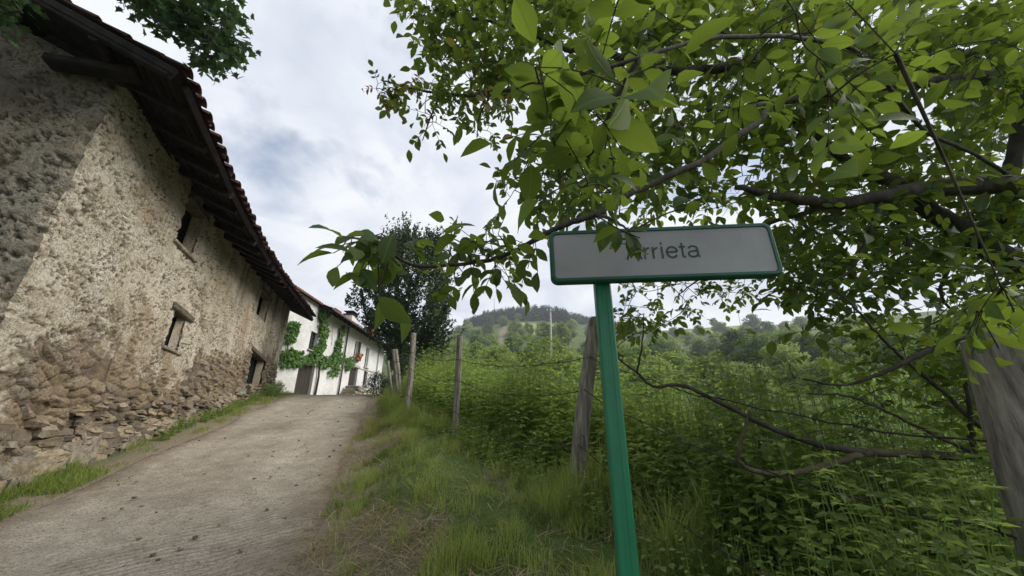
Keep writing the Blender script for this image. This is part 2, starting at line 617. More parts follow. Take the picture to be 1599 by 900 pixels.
def road_mat():
    m, nt, out = new_mat('road_concrete')
    p = principled(nt, out, .92, .2)
    v = coords(nt)
    big = noise(nt, v, .55, 6, .6, .4)
    mid = noise(nt, v, 4.0, 7, .65)
    fine = noise(nt, v, 60, 5, .7)
    conc = ramp(nt, [(.3, (.32, .28, .22)), (.7, (.50, .45, .37))], mid)
    dirt = ramp(nt, [(.3, (.13, .10, .07)), (.7, (.28, .23, .165))], mid)
    edge = attr(nt, 'tint')                  # 0 in the wheel tracks, 1 at the dirty margins
    f = math_node(nt, 'ADD', math_node(nt, 'MULTIPLY', math_node(nt, 'SUBTRACT', big, .5), 2.2), edge, True)
    col = mixrgb(nt, f, conc.outputs[0], dirt.outputs[0])
    col = mixrgb(nt, ramp(nt, [(.40, .7), (.52, 0.0)], fine).outputs[0], col, (.10, .085, .065))
    clod = ramp(nt, [(.56, 0.0), (.66, .6)], noise(nt, v, 11, 6, .7))
    col = mixrgb(nt, clod.outputs[0], col, (.15, .122, .09))
    chips = ramp(nt, [(.66, 0.0), (.72, .6)], noise(nt, v, 34, 3, .5))
    col = mixrgb(nt, chips.outputs[0], col, (.36, .33, .27))
    nt.links.new(col, p.inputs['Base Color'])
    wv = nd(nt, 'ShaderNodeTexWave', wave_type='BANDS', bands_direction='Y', i_Scale=4.2, i_Distortion=.5, i_Detail=2.0)
    wv.inputs['Detail Scale'].default_value = 2.0
    mp = nd(nt, 'ShaderNodeMapping')
    mp.inputs['Rotation'].default_value = (0, 0, math.radians(-36))
    nt.links.new(v, mp.inputs[0])
    nt.links.new(mp.outputs[0], wv.inputs['Vector'])
    rib = math_node(nt, 'MULTIPLY', wv.outputs[1], attr(nt, 'rib'))
    h = math_node(nt, 'ADD', math_node(nt, 'MULTIPLY', fine, .5), math_node(nt, 'ADD', rib, math_node(nt, 'MULTIPLY', mid, .8)))
    bump_to(nt, p, h, .9, .035)
    return m


M['road'] = road_mat()


def ground_mat():
    m, nt, out = new_mat('ground_soil')
    p = principled(nt, out, .95, .1)
    v = coords(nt)
    n = noise(nt, v, 1.4, 7, .65)
    f = noise(nt, v, 30, 6, .7)
    soil = ramp(nt, [(.3, (.13, .105, .075)), (.7, (.30, .255, .19))], f)
    green = ramp(nt, [(.3, (.045, .075, .02)), (.7, (.11, .15, .045))], f)
    g = attr(nt, 'tint')                     # 0 bare earth beside the road, 1 overgrown
    k = math_node(nt, 'ADD', g, math_node(nt, 'MULTIPLY', math_node(nt, 'SUBTRACT', n, .5), .9), True)
    c = mixrgb(nt, k, soil.outputs[0], green.outputs[0])
    far = attr(nt, 'meadow')
    mead = ramp(nt, [(.3, (.16, .22, .06)), (.7, (.27, .29, .11))], noise(nt, v, .05, 6, .6))
    c = mixrgb(nt, far, c, mead.outputs[0])
    nt.links.new(c, p.inputs['Base Color'])
    bump_to(nt, p, f, .7, .04)
    return m


M['ground'] = ground_mat()

# ------------------------------------------------------------------ terrain
_ys = np.linspace(-30, 80, 2201)
_sl = np.interp(_ys, [-30, 13, 16, 19, 80], [.21, .21, .10, .02, .02])
_zr = np.concatenate([[0], np.cumsum((_sl[1:] + _sl[:-1]) / 2 * np.diff(_ys))])
_zr -= np.interp(0, _ys, _zr)
RW = 1.6                                      # half width of the road


def zroad(y):
    return np.interp(y, _ys, _zr)


_xc = np.where(_ys < 17, -.326, np.where(_ys < 23, -.326 + (_ys - 17) / 6 * .34, .014))
_xcs = np.concatenate([[0], np.cumsum((_xc[1:] + _xc[:-1]) / 2 * np.diff(_ys))])
_xcs += -1.95 - np.interp(0, _ys, _xcs)


def xroad(y):
    return np.interp(y, _ys, _xcs)


_fy = np.array([-12, 1.4, 3.9, 6.2, 8.2, 10.2, 12.2, 17, 40])
_fx = np.array([8.2, 1.78, .56, -.83, -2.13, -3.05, -3.65, -5.1, -6.0])


def xfence(y):
    return np.interp(y, _fy, _fx)


_rt = np.array([-3, -1.2, -.6, -.3, -.1, 0, .1, .22, .3, .36, .5, .6, .8, 1.2, 2, 4])
_et = np.array([.02, .06, .12, .2, .285, .305, .305, .275, .255, .248, .243, .240, .225, .21, .20, .18])
RIDGE = 450.0


def meadow_at(x, y):
    R = np.hypot(x, y)
    r = x / np.maximum(y, 1e-3)
    a = sstep(.0, .03, r) * sstep(.17, .13, r) * sstep(265, 285, R) * sstep(385, 365, R)
    b = sstep(.46, .49, r) * sstep(.75, .68, r) * sstep(380, 400, R)
    return np.where(y > 5, np.maximum(a, b), 0)


def H(x, y):
    x, y = np.asarray(x, float), np.asarray(y, float)
    zr = zroad(np.clip(y, -29, 79))
    xr = xroad(np.clip(y, -29, 79))
    dr = x - (xr + RW)                         # right of the road
    dl = (xr - RW) - x                         # left of the road
    df = x - xfence(np.clip(y, -12, 40))
    z = zr.copy()
    z = z + .26 * sstep(.05, 1.0, dr) + .10 * sstep(.15, .7, dr) * (fbm(x * 1.3, y * 1.3, 3) - .45) * 2.0
    z = z - .10 * np.clip(df - .3, 0, 1.7) - .34 * np.clip(df - 2.0, 0, 9) - .25 * np.clip(df - 11, 0, 14)
    z = z + .10 * sstep(.05, .5, dl) * (fbm(x * 1.7, y * 1.7, 8) - .3)
    off = np.maximum(dr, dl)
    z = z + .05 * sstep(0, .5, off) * (fbm(x * 5, y * 5, 11, 3) - .5)
    R = np.hypot(x, y)
    r = np.clip(x / np.maximum(y, .05), -3, 4)
    e = np.interp(r, _rt, _et)
    g = np.interp(R, [0, 25, 50, 100, 200, 330, RIDGE, 560, 900], [-.3, .0, .34, .55, .74, .90, 1.0, .72, .15])
    zf = 1.2 + e * R * g + sstep(60, 160, R) * 5 * (fbm(x / 45, y / 45, 21, 4) - .5)
    zf = np.where(y > 0, zf, z)
    w = sstep(24, 52, R) * sstep(-5, 15, y)
    lft = sstep(-4.0, -8.0, x) * sstep(75, 55, R)       # keep the house terrace level
    w = w * (1 - lft)
    zb = np.where(y < 0, np.clip(z, -6, 8), z)
    return zb * (1 - w) + zf * w


nR, nA = 270, 640
Rr = np.concatenate([[0.0], np.geomspace(.35, 900, nR)])
An = np.arange(nA) * 2 * math.pi / nA
GX = Rr[:, None] * np.sin(An)[None]
GY = Rr[:, None] * np.cos(An)[None]
GZ = H(GX, GY)
inside = RW - np.abs(GX - xroad(np.clip(GY, -29, 79)))
GZ = GZ - .07 * sstep(.0, .25, inside) * (GY > -10) * (GY < 44)
off = np.maximum(GX - xroad(np.clip(GY, -29, 79)) - RW, xroad(np.clip(GY, -29, 79)) - RW - GX)
gt = sstep(.05, .7, off)
# the bank near the camera is half bare, cut grass over brown earth
gt = gt * (1 - .55 * ((fbm(GX * .9, GY * .9, 31) > .52) & (off < 3.2) & (GY < 9)))
i = (np.arange(nR)[:, None]) * nA
k = np.arange(nA)[None]
F = np.stack([i + k, i + nA + k, i + nA + (k + 1) % nA, i + (k + 1) % nA], -1).reshape(-1, 4)
mb = MB()
mb.add(np.stack([GX, GY, GZ], -1).reshape(-1, 3), F[:, ::-1], gt.ravel(), meadow=np.maximum(meadow_at(GX, GY), 0).ravel())
ground = mb.build('ground', M['ground'], smooth=True)
tag(ground, 'overgrown ground falling into the valley and rising to hills', kind='structure')

ny, nx = 560, 40
ry = np.linspace(-9, 44, ny)
rs = np.linspace(-1, 1, nx)
RY, RS = np.meshgrid(ry, rs, indexing='ij')
wob = .22 * (fbm(RY * .9, np.sign(RS) * 7 + 3, 41, 6) - .5) * 2
RX = xroad(RY) + RS * (RW + wob * np.abs(RS) ** 3)
RZ = zroad(RY) + .035 * (fbm(RX * 1.1, RY * .8, 43) - .5) + .012 * (fbm(RX * 9, RY * 9, 44, 3) - .5) - .05 * sstep(.86, 1.0, np.abs(RS)) + .05 * sstep(.7, 1, np.abs(RS)) * (fbm(RX * 4, RY * 4, 45, 4) - .5)
RZ = RZ - .02 * np.exp(-((np.abs(RS) - .48) / .16) ** 2)      # wheel tracks
edge = .12 + .75 * sstep(.62, .98, np.abs(RS)) + .25 * np.exp(-(RS / .2) ** 2)
mb = MB()
ii = np.arange(ny - 1)[:, None] * nx
kk = np.arange(nx - 1)[None]
mb.add(np.stack([RX, RY, RZ], -1).reshape(-1, 3), np.stack([ii + kk, ii + kk + 1, ii + nx + kk + 1, ii + nx + kk], -1).reshape(-1, 4), edge.ravel(), rib=.6 * (sstep(.47, .6, fbm(RX * .8, RY * .8, 47, 3)) * (.35 + np.exp(-((RX + 2.3) / .8) ** 2 - ((RY - 3.5) / .8) ** 2))).ravel() * 1.6)
road = mb.build('road', M['road'], smooth=True)
tag(road, 'steep concrete farm track strewn with dirt and straw', kind='structure')

# ------------------------------------------------------------------ the old barn
MS = .36
W0 = 3.9
WD = norm(np.array([-MS, 1.0, 0]))            # along the street wall, uphill
WN = norm(np.array([1.0, MS, 0]))             # its outward side
GD = -WN                                      # along the gable, away from the road
GN = -WD                                      # gable faces the viewer
COR = np.array([-W0 - MS * 3.82, 3.82, 0.0])  # the near corner, plan
LEN = 12.7


def wall_hit(px, py):
    d = ray(px, py)
    t = np.dot(COR - EYE, WN) / np.dot(d, WN)
    p = EYE + d * t
    return np.dot(p - COR, WD), p[2]


def wall_top(s):
    return np.interp(s, [0, 1.0, 3.2, 8.6, 12.7], [5.95, 5.95, 6.0, 6.68, 7.08])


def eave_z(s):
    return np.interp(s, [-1, 0, 1.6, 4.1, 7, 11.9, 13.5], [6.0, 5.93, 5.80, 5.74, 5.98, 6.5, 6.62])


def rubble(s, z, zg, seed, age=0.0):
    """relief and masks of a rubble wall, s along it, z up, zg the ground level below each point"""
    h = z - zg
    w1 = fbm(s * 2.2, z * 2.2, seed + 50, 3) - .5
    w2 = fbm(s * 2.2 + 9, z * 2.2, seed + 60, 3) - .5
    big = sstep(1.6, .5, h + 1.5 * (fbm(s * .8, z * .8, seed + 3) - .5) - .8 * np.exp(-np.clip(s, 0, 40) / 2.6))
    f1a, ea, ia = voronoi((s + .14 * w1) / .15, (z + .12 * w2) / .062, seed)
    f1b, eb, ib = voronoi((s + .26 * w1) / .34, (z + .20 * w2) / .13, seed + 1)
    e_ = np.where(big > .5, eb, ea)
    idr = np.where(big > .5, ib, ia)
    n_big = fbm(s * .7, z * .7, seed + 4, 4)
    n_mid = fbm(s * 5, z * 7, seed + 5, 4)
    n_fine = fbm(s * 22, z * 36, seed + 6, 4)
    n_grit = fbm(s * 34, z * 44, seed + 7, 3)
    cov = .98 + 2.0 * (n_big - .5) + .17 * np.clip(h - 2.7, -2.4, 2) - .95 * big - age
    lump = sstep(.0, .25, e_)
    pl = sstep(-.10, .12, cov - .38 * lump * (.4 + idr) - 1.1 * (n_mid - .42))
    pits = sstep(.555, .61, n_fine) * sstep(.36, .55, n_mid)
    pl = np.clip(pl - .95 * pits, 0, 1)
    flat = np.floor(idr * 5) / 5
    disp = (.022 + .05 * big) * lump * (.3 + flat) * (1 - .8 * pl) + .026 * pl - .016 * pits + .010 * (n_mid - .5) + .014 * (n_grit - .5) + .09 * (n_big - .5)
    return disp, pl, idr, np.clip(e_, 0, 1) * np.where(pits > .5, .0, 1)


barn = thing('barn', (COR[0], COR[1], float(H(COR[0], COR[1]))), 'old stone barn with patchy ochre plaster and a sagging tiled roof', 'barn')
BO = np.array(barn.location)


def part(mb, name, mats, parent, origin, smooth=False):
    o = mb.build(name, mats, None, smooth, loc=origin)
    o.location = (0, 0, 0)
    o.parent = parent
    return o


def sub(mb, name, mats, parent, smooth=False):
    """a child of a part whose own mesh origin is the thing's base"""
    root = parent
    while root.parent is not None:
        root = root.parent
    o = mb.build(name, mats, None, smooth, loc=np.array(root.location))
    o.location = (0, 0, 0)
    o.parent = parent
    return o


def opening(px_l, px_r, py_t, py_b):
    sl = wall_hit(*px_l)[0]
    sr = wall_hit(*px_r)[0]
    pm = ((px_l[0] + px_r[0]) / 2)
    return sl, sr, wall_hit(pm, py_b)[1], wall_hit(pm, py_t)[1]


OPEN = [opening((281, 350), (310, 365), 312, 398),
        opening((263, 515), (284, 518), 486, 548),
        opening((402, 478), (419, 480), 455, 502),
        opening((386, 580), (409, 582), 552, 606)]

# street wall
res = .019
ns = int(LEN / res)
sv = np.linspace(0, LEN, ns)
nt_ = 285
tv = np.linspace(0, 1, nt_)
S, T = np.meshgrid(sv, tv, indexing='ij')
bx, by = COR[0] + WD[0] * S, COR[1] + WD[1] * S
ZG = H(bx + .25 * WN[0], by + .25 * WN[1])
Zt = wall_top(S) + .12
ZB = np.full(S.shape, -.2)
ZB = np.where(S > 2, ZG - .5, ZB)
Z = ZB + (Zt - ZB) * T
d, pl, st, mo = rubble(S, Z, ZG, 100)
# roll the near corner back a little so that it is ragged, not knife sharp
def corner(S, Z, d):
    w = np.exp(-(S / .07) ** 2)
    dc = .16 * (fbm(Z * 4, Z * 0 + 2, 77, 4) - .5) + .07 * (vnoise(Z * 16, Z * 0, 78) - .5)
    return d * (1 - w) + dc * w, dc * w


d, dcw = corner(S, Z, d)
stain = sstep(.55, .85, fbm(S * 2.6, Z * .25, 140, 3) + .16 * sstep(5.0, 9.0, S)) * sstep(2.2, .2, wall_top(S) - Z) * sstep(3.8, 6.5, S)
stain = np.maximum(stain, .8 * sstep(.60, .72, fbm(S * .7 + 3, Z * .6, 144, 4)) * sstep(3.0, 1.0, Z - ZG))
stain = np.maximum(stain, .8 * sstep(.5, .0, Z - ZG) * fbm(S * 3, Z * 3, 148, 3))
P = np.stack([bx + WN[0] * d + GN[0] * dcw, by + WN[1] * d + GN[1] * dcw, Z], -1)
i = np.arange(ns - 1)[:, None] * nt_
k = np.arange(nt_ - 1)[None]
F = np.stack([i + k, i + nt_ + k, i + nt_ + k + 1, i + k + 1], -1).reshape(-1, 4)
sc_ = ((S[:-1, :-1] + S[1:, 1:]) / 2).ravel()
zc_ = ((Z[:-1, :-1] + Z[1:, 1:]) / 2).ravel()
keep = np.ones(len(F), bool)
for (a, b, z0, z1) in OPEN:
    jig = .035 * (fbm(sc_ * 9, zc_ * 9, 150, 2) - .5)
    keep &= ~((sc_ > a + jig) & (sc_ < b + jig) & (zc_ > z0 + jig) & (zc_ < z1 + jig))
mb = MB()
mb.add(P.reshape(-1, 3), F[keep], .5, plaster=pl.ravel(), stone=st.ravel(), mortar=mo.ravel(), stain=stain.ravel())
part(mb, 'wall', M['rubble_wall'], barn, BO, smooth=True)

# gable wall
GL = 7.5
ng = int(GL / .024)
sv = np.linspace(0, GL, ng)
S, T = np.meshgrid(sv, np.linspace(0, 1, 270), indexing='ij')
gx, gy = COR[0] + GD[0] * S, COR[1] + GD[1] * S
ZG = H(gx + GN[0] * .3, gy + GN[1] * .3)
ZG = np.minimum(ZG, 1.2)
Zt = 5.98 + .40 * S
Zt = np.where(S > 5, 5.98 + .40 * 5 - .4 * (S - 5), Zt) + .09
Z = -.2 + (Zt + .2) * T
d, pl, st, mo = rubble(S + 40, Z, ZG, 300, .12)
d, dcw = corner(S, Z, d)
stain = .45 * sstep(.38, .62, fbm(S * 1.1, Z * .9, 310, 4)) + .58  # uneven staining plus a base that paints in the gable's shade
P = np.stack([gx + GN[0] * d + WN[0] * dcw, gy + GN[1] * d + WN[1] * dcw, Z], -1)
n2_ = 270
i = np.arange(ng - 1)[:, None] * n2_
k = np.arange(n2_ - 1)[None]
F = np.stack([i + k, i + k + 1, i + n2_ + k + 1, i + n2_ + k], -1).reshape(-1, 4)
mb = MB()
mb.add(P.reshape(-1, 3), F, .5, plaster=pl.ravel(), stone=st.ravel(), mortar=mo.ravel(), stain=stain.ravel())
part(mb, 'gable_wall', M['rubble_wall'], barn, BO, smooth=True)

# the unseen sides, so that the barn is closed and dark within
mb = MB()
A = COR + WD * LEN
Bk = A + GD * GL
Ck = COR + GD * GL
for (p, q) in ((A + WN * .02, Bk), (Bk, Ck)):
    nrm = np.cross(norm(q - p), (0, 0, 1.0))
    V = []
    for pt in (p, p + (q - p) * 5 / 7.5 if p is not Bk else (p + q) / 2, q):
        sd = np.dot(pt - COR, GD)
        up = 7.0 + (.40 * min(sd, 5) - .4 * max(sd - 5, 0))
        V += [(pt[0], pt[1], 0.0), (pt[0], pt[1], up)]
    mb.add(V, [(0, 2, 3, 1), (2, 4, 5, 3)], .5, plaster=np.full(6, .7), stone=np.full(6, .5), mortar=np.full(6, .5), stain=np.zeros(6))
part(mb, 'wall', M['rubble_wall'], barn, BO)

# openings: reveals, timber lintels, near-black boards standing in for the dark interior
DEEP = .19
for n, (a, b, z0, z1) in enumerate(OPEN):
    DEEP = min(.2, .22 * (b - a))
    mb = MB()
    cs = lambda s, dep, z: COR * np.array([1, 1, 0]) + WD * s - WN * dep + np.array([0, 0, z])
    e = .03
    lo, hi, zb, zt = a - e, b + e, z0 - e, z1 + e
    q = [cs(lo, 0, zb), cs(hi, 0, zb), cs(hi, 0, zt), cs(lo, 0, zt), cs(lo + .03, DEEP, zb + .06), cs(hi - .1, DEEP, zb + .06), cs(hi - .1, DEEP, zt), cs(lo + .03, DEEP, zt)]
    one = np.full(8, 1.0)
    mb.add(q, [(0, 1, 5, 4), (1, 2, 6, 5), (2, 3, 7, 6), (3, 0, 4, 7)], .5, plaster=one * .8, stone=one * .5, mortar=one, stain=one * .1)
    win = part(mb, 'window' if n < 3 else 'doorway', M['rubble_wall'], barn, BO)
    mb = MB()
    nb = max(2, int((hi - lo) / .16))
    for j in range(nb):
        s0 = lo + (hi - lo) * (j + .5) / nb
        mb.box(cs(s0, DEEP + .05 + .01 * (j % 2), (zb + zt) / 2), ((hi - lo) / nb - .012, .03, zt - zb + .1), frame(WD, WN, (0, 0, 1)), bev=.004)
    sub(mb, 'shutter', M['opening_shade'], win)  # no real shutter: the boards' colour carries the shade of the open window
    mb = MB()
    skew = [.0, -.05, 0, -.03][n]
    wv = norm(WD + np.array([0, 0, skew]))
    ov = [.10, .22, .05, .22][n]
    mb.box(cs((a + b) / 2 + .03, .06, z1 + .05), (b - a + 2 * ov, .26, .13), frame(wv, WN, np.cross(wv, WN)), bev=.02)
    sub(mb, 'lintel', M['lintel_wood'], win)
    if n < 2:
        mb = MB()
        mb.box(cs((a + b) / 2 + .05, .06, z0 - .035), (b - a + .25, .26, .06), frame(WD, WN, (0, 0, 1)), bev=.012)
        sub(mb, 'sill', M['rock'], win)

# timber let into the gable
mb = MB()
pb = at(145, 103, 3.55)
mb.box(pb + GN * -.05, (.9, .22, .11), frame(GD + np.array([0, 0, -.12]), GN, (0, 0, 1)), bev=.02)
part(mb, 'beam', M['dark_wood'], barn, BO)

# rubble foundation at the foot
def rock_mesh(mb, c, size, R, seed, tint):
    r = np.random.default_rng(seed)
    nu, nv = 9, 6
    V, Fq = [], []
    for a in range(nv + 1):
        th = math.pi * a / nv
        for b_ in range(nu):
            ph = 2 * math.pi * b_ / nu
            v = np.array([math.sin(th) * math.cos(ph), math.sin(th) * math.sin(ph), math.cos(th)])
            v = np.sign(v) * np.abs(v) ** .36
            V.append(v)
    V = np.array(V)
    ph = r.uniform(0, 9, 3)
    V = V * (1 + .15 * np.sin(V[:, [1, 2, 0]] * 3.1 + ph) + .09 * np.sin(V[:, [2, 0, 1]] * 6.3 + ph[::-1])) + r.normal(0, .06, V.shape)
    V = (V * np.asarray(size) / 2) @ R.T + c
    for a in range(nv):
        for b_ in range(nu):
            Fq.append((a * nu + b_, a * nu + nu + b_, a * nu + nu + (b_ + 1) % nu, a * nu + (b_ + 1) % nu))
    mb.add(V, Fq, tint)


mb = MB()
for n in range(330):
    s = rng.uniform(-.1, LEN) if n > 150 else rng.uniform(-.2, 4.5)
    p = COR + WD * s
    zg = float(H(p[0] + .2 * WN[0], p[1] + .2 * WN[1]))
    hh = rng.beta(1.0, 2.4) * (1.0 if s < 5 else .55)
    w = rng.uniform(.14, .38) * (1.3 if hh < .35 else .8) * (1.35 if s < 2.5 else 1)
    R = frame(WD + rng.normal(0, .10, 3), WN + rng.normal(0, .10, 3), (0, 0, 1))
    R[:, 2] = np.cross(R[:, 0], R[:, 1])
    rock_mesh(mb, np.array([p[0], p[1], zg + hh]) + WN * rng.uniform(-.05, .03), (w, .22, w * rng.uniform(.30, .60)), R, n, rng.random())
for n in range(60):
    s = rng.uniform(0, 4)
    p = COR + GD * s
    zg = float(min(H(p[0], p[1] - .2), 1.2))
    w = rng.uniform(.2, .5)
    R = frame(GD, GN, (0, 0, 1))
    R[:, 2] = np.cross(R[:, 0], R[:, 1])
    rock_mesh(mb, np.array([p[0], p[1], zg + rng.beta(1, 2) * 1.0]) + GN * .02, (w, .25, w * .5), R, 900 + n, rng.random())
m_, nt2, out2 = new_mat('foundation_stone')
p2 = principled(nt2, out2, .92, .15)
vv = coords(nt2)
r_ = ramp(nt2, [(0, (.12, .10, .08)), (.35, (.24, .19, .135)), (.7, (.33, .27, .19)), (1, (.25, .23, .20))], attr(nt2, 'tint'))
nn = noise(nt2, vv, 14, 7, .65)
nt2.links.new(mixrgb(nt2, ramp(nt2, [(.4, 0.0), (.65, .7)], nn).outputs[0], r_.outputs[0], (.10, .088, .065)), p2.inputs['Base Color'])
bump_to(nt2, p2, nn, .9, .03)
M['foundation'] = m_
part(mb, 'foundation', M['foundation'], barn, BO, smooth=False)

# roof: soffit boards, rafters, barrel tiles
OVH = .92
RSL = .42
V0 = np.array([COR[0], COR[1], 0.0])


def roof_pt(s, w, lift=0.0):
    """s along the eave, w inward from the eave edge"""
    z = eave_z(s) + RSL * np.minimum(w, 5.9) - RSL * np.maximum(w - 5.9, 0) + lift
    w_ = np.asarray(w) - OVH
    return np.stack([V0[0] + WD[0] * s - WN[0] * w_, V0[1] + WD[1] * s - WN[1] * w_, z], -1)


S0, S1 = -.62, LEN + .45
ss = np.linspace(S0, S1, 90)
ww = np.array([0.04, .9, 2, 3.5, 5.9, 7.5, 9.2])
Sg, Wg = np.meshgrid(ss, ww, indexing='ij')
mb = MB()
Pb = roof_pt(Sg, Wg, -.03)
i = np.arange(len(ss) - 1)[:, None] * len(ww)
k = np.arange(len(ww) - 1)[None]
F = np.stack([i + k, i + k + 1, i + len(ww) + k + 1, i + len(ww) + k], -1).reshape(-1, 4)
mb.add(Pb.reshape(-1, 3), F)
# loose boards nailed under the eave, each a little out of line
for j in range(9):
    for q in range(7):
        s0 = S0 + (S1 - S0) * (q + rng.uniform(0, .15)) / 7
        s1 = s0 + (S1 - S0) / 7 * rng.uniform(.8, .98)
        w0 = .06 + j * .13 + rng.uniform(-.015, .015)
        a, b = roof_pt(s0, w0, -.05 - rng.uniform(0, .02)), roof_pt(s1, w0 + rng.uniform(-.03, .03), -.05 - rng.uniform(0, .02))
        mb.tube(np.array([a, (a + b) / 2 + [0, 0, -.01], b]), .055, 4, tint=rng.random())
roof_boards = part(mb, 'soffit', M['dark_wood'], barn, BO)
s = S0 + .1
while s < S1:
    a = roof_pt(s + rng.uniform(-.05, .05), .02 + rng.uniform(0, .12), -.14)
    b = roof_pt(s + rng.uniform(-.05, .05), 1.9, -.14)
    mb = MB()
    dv = norm(b - a)
    mb.box((a + b) / 2, (np.linalg.norm(b - a), .085 + rng.uniform(0, .03), .12), frame(dv, np.cross((0, 0, 1.0), dv), np.cross(dv, np.cross((0, 0, 1.0), dv))), bev=.012)
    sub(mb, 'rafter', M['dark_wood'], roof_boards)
    s += rng.uniform(.5, .66)
mb = MB()
# verge beam along the gable overhang
a, b = roof_pt(S0 + .02, .05, -.1), roof_pt(S0 + .02, 5.9, -.1)
dv = norm(b - a)
mb.box((a + b) / 2, (np.linalg.norm(b - a), .06, .10), frame(dv, np.cross((0, 0, 1.0), dv), np.cross(dv, np.cross((0, 0, 1.0), dv))), bev=.01)
for w in (.95, 2.6, 4.3):
    a, b = roof_pt(S0 + .05, w, -.2), roof_pt(1.5, w, -.2)
    mb.tube(np.array([a, b]), .065, 8)
part(mb, 'verge_board', M['dark_wood'], barn, BO)

mb = MB()
TP = .225                                      # tile spacing
CO = .36                                       # course length
ncol = int((S1 - S0) / TP)
ang = np.linspace(0, math.pi, 7)
for c in range(ncol):
    for q in range(26 if c < 12 else 20):
        w0 = q * CO - .07 + rng.uniform(-.04, .035)
        s0 = S0 + (c + .5) * TP + rng.uniform(-.012, .012)
        lift = rng.uniform(0, .03)
        V, Fq = [], []
        for (w, rr, up) in ((w0, .098, .035), (w0 + CO + .05, .078, .012)):
            for o_, r2 in ((0, rr), (1, rr - .016)):
                p0 = roof_pt(s0, w, up + lift)
                V.append(p0 + WD * (np.cos(ang) * r2)[:, None] + np.array([0, 0, 1.0]) * (np.sin(ang) * r2 * .85)[:, None])
        V = np.concatenate(V)
        for j in range(6):
            Fq += [(j, j + 1, 14 + j + 1, 14 + j), (7 + j + 1, 7 + j, 21 + j, 21 + j + 1), (j + 1, j, 7 + j, 7 + j + 1), (14 + j, 14 + j + 1, 21 + j + 1, 21 + j)]
        mb.add(V, np.array(Fq)[:, ::-1], rng.random())
        if q < 2:                              # channel tile between
            V = []
            for w in (w0 + .05, w0 + CO + .05):
                p0 = roof_pt(s0 + TP / 2, w, .075 + lift)
                V.append(p0 + WD * (np.cos(ang) * .1)[:, None] - np.array([0, 0, 1.0]) * (np.sin(ang) * .075)[:, None])
            V = np.concatenate(V)
            mb.add(V, [(j, j + 1, 7 + j + 1, 7 + j) for j in range(6)], rng.random())
Pt = roof_pt(Sg, Wg, .02)
mb.add(Pt.reshape(-1, 3), F[:, ::-1], .3)
part(mb, 'roof', M['old_tile'], barn, BO, smooth=False)

# ------------------------------------------------------------------ the white farmhouse
HX0, HM = -11.4, .03                          # front wall: x = HX0 + HM*y
HD = norm(np.array([HM, 1.0, 0]))
HN = norm(np.array([1.0, -HM, 0]))
HO = np.array([HX0 + HM * 15.0, 15.0, 0.0])
HLEN, HTOP = 16.2, 8.5


def house_hit(px, py):
    d = ray(px, py)
    t = np.dot(HO - EYE, HN) / np.dot(d, HN)
    p = EYE + d * t
    return np.dot(p - HO, HD), p[2]


house = thing('farmhouse', (HO[0], HO[1], 3.0), 'white rendered farmhouse with a climbing vine and tiled roof at the top of the track', 'house')
HB = np.array(house.location)


def hp(s, out_, z):
    return HO + HD * s + HN * out_ + np.array([0, 0, z])


def hopen(tl, tr, b):
    sl, z1 = house_hit(*tl)
    sr, z1b = house_hit(*tr)
    return sl, sr, house_hit((tl[0] + tr[0]) / 2 - (b - tl[1]) * .17, b)[1], (z1 + z1b) / 2


HOPEN = {'stable': hopen((469, 564), (493, 572), 616),
         'w1': hopen((487, 517), (497, 521), 547),
         'w2': hopen((529, 512), (537, 517), 548),
         'low': hopen((522, 570), (529, 572), 585),
         'door': hopen((548, 572), (560, 575), 614),
         'w3': hopen((556, 532), (561, 534), 563),
         'w4': hopen((573, 542), (578, 544), 573),
         'w5': hopen((569.5, 579), (575, 581), 602)}
HOPEN['stable'] = (HOPEN['stable'][0], HOPEN['stable'][1], 3.3, HOPEN['stable'][3])
HOPEN['door'] = (HOPEN['door'][0], HOPEN['door'][1], 3.35, HOPEN['door'][3])


def wall_openings(mb, pt, s_len, z0, z1, openings, depth):
    ss = sorted(set([0.0, s_len] + [v for o in openings for v in o[:2]]))
    zs = sorted(set([z0, z1] + [v for o in openings for v in o[2:]]))
    ss = sorted(set(ss + list(np.linspace(0, s_len, 12))))
    for a, b in zip(ss[:-1], ss[1:]):
        for c, d in zip(zs[:-1], zs[1:]):
            if b - a < 1e-6 or d - c < 1e-6:
                continue
            m, n = (a + b) / 2, (c + d) / 2
            if any(o[0] < m < o[1] and o[2] < n < o[3] for o in openings):
                continue
            mb.add([pt(a, 0, c), pt(b, 0, c), pt(b, 0, d), pt(a, 0, d)], [(0, 1, 2, 3)])
    for (a, b, c, d) in openings:
        q = [pt(a, 0, c), pt(b, 0, c), pt(b, 0, d), pt(a, 0, d), pt(a, -depth, c), pt(b, -depth, c), pt(b, -depth, d), pt(a, -depth, d)]
        mb.add(q, [(0, 4, 5, 1), (1, 5, 6, 2), (2, 6, 7, 3), (3, 7, 4, 0)])


mb = MB()
wall_openings(mb, hp, HLEN, 2.6, HTOP, list(HOPEN.values()), .28)
DEP = 7.0
q = [hp(0, 0, 2.6), hp(0, -DEP, 2.6), hp(0, -DEP, HTOP + 0), hp(0, 0, HTOP), hp(0, -DEP / 2, HTOP + 1.3),
     hp(HLEN, 0, 2.6), hp(HLEN, -DEP, 2.6), hp(HLEN, -DEP, HTOP), hp(HLEN, 0, HTOP), hp(HLEN, -DEP / 2, HTOP + 1.3)]
mb.add(q, [(1, 0, 3, 4, 2)]).add(q, [(5, 6, 7, 9, 8)]).add(q, [(6, 1, 2, 7)])
part(mb, 'wall', M['whitewash'], house, HB)

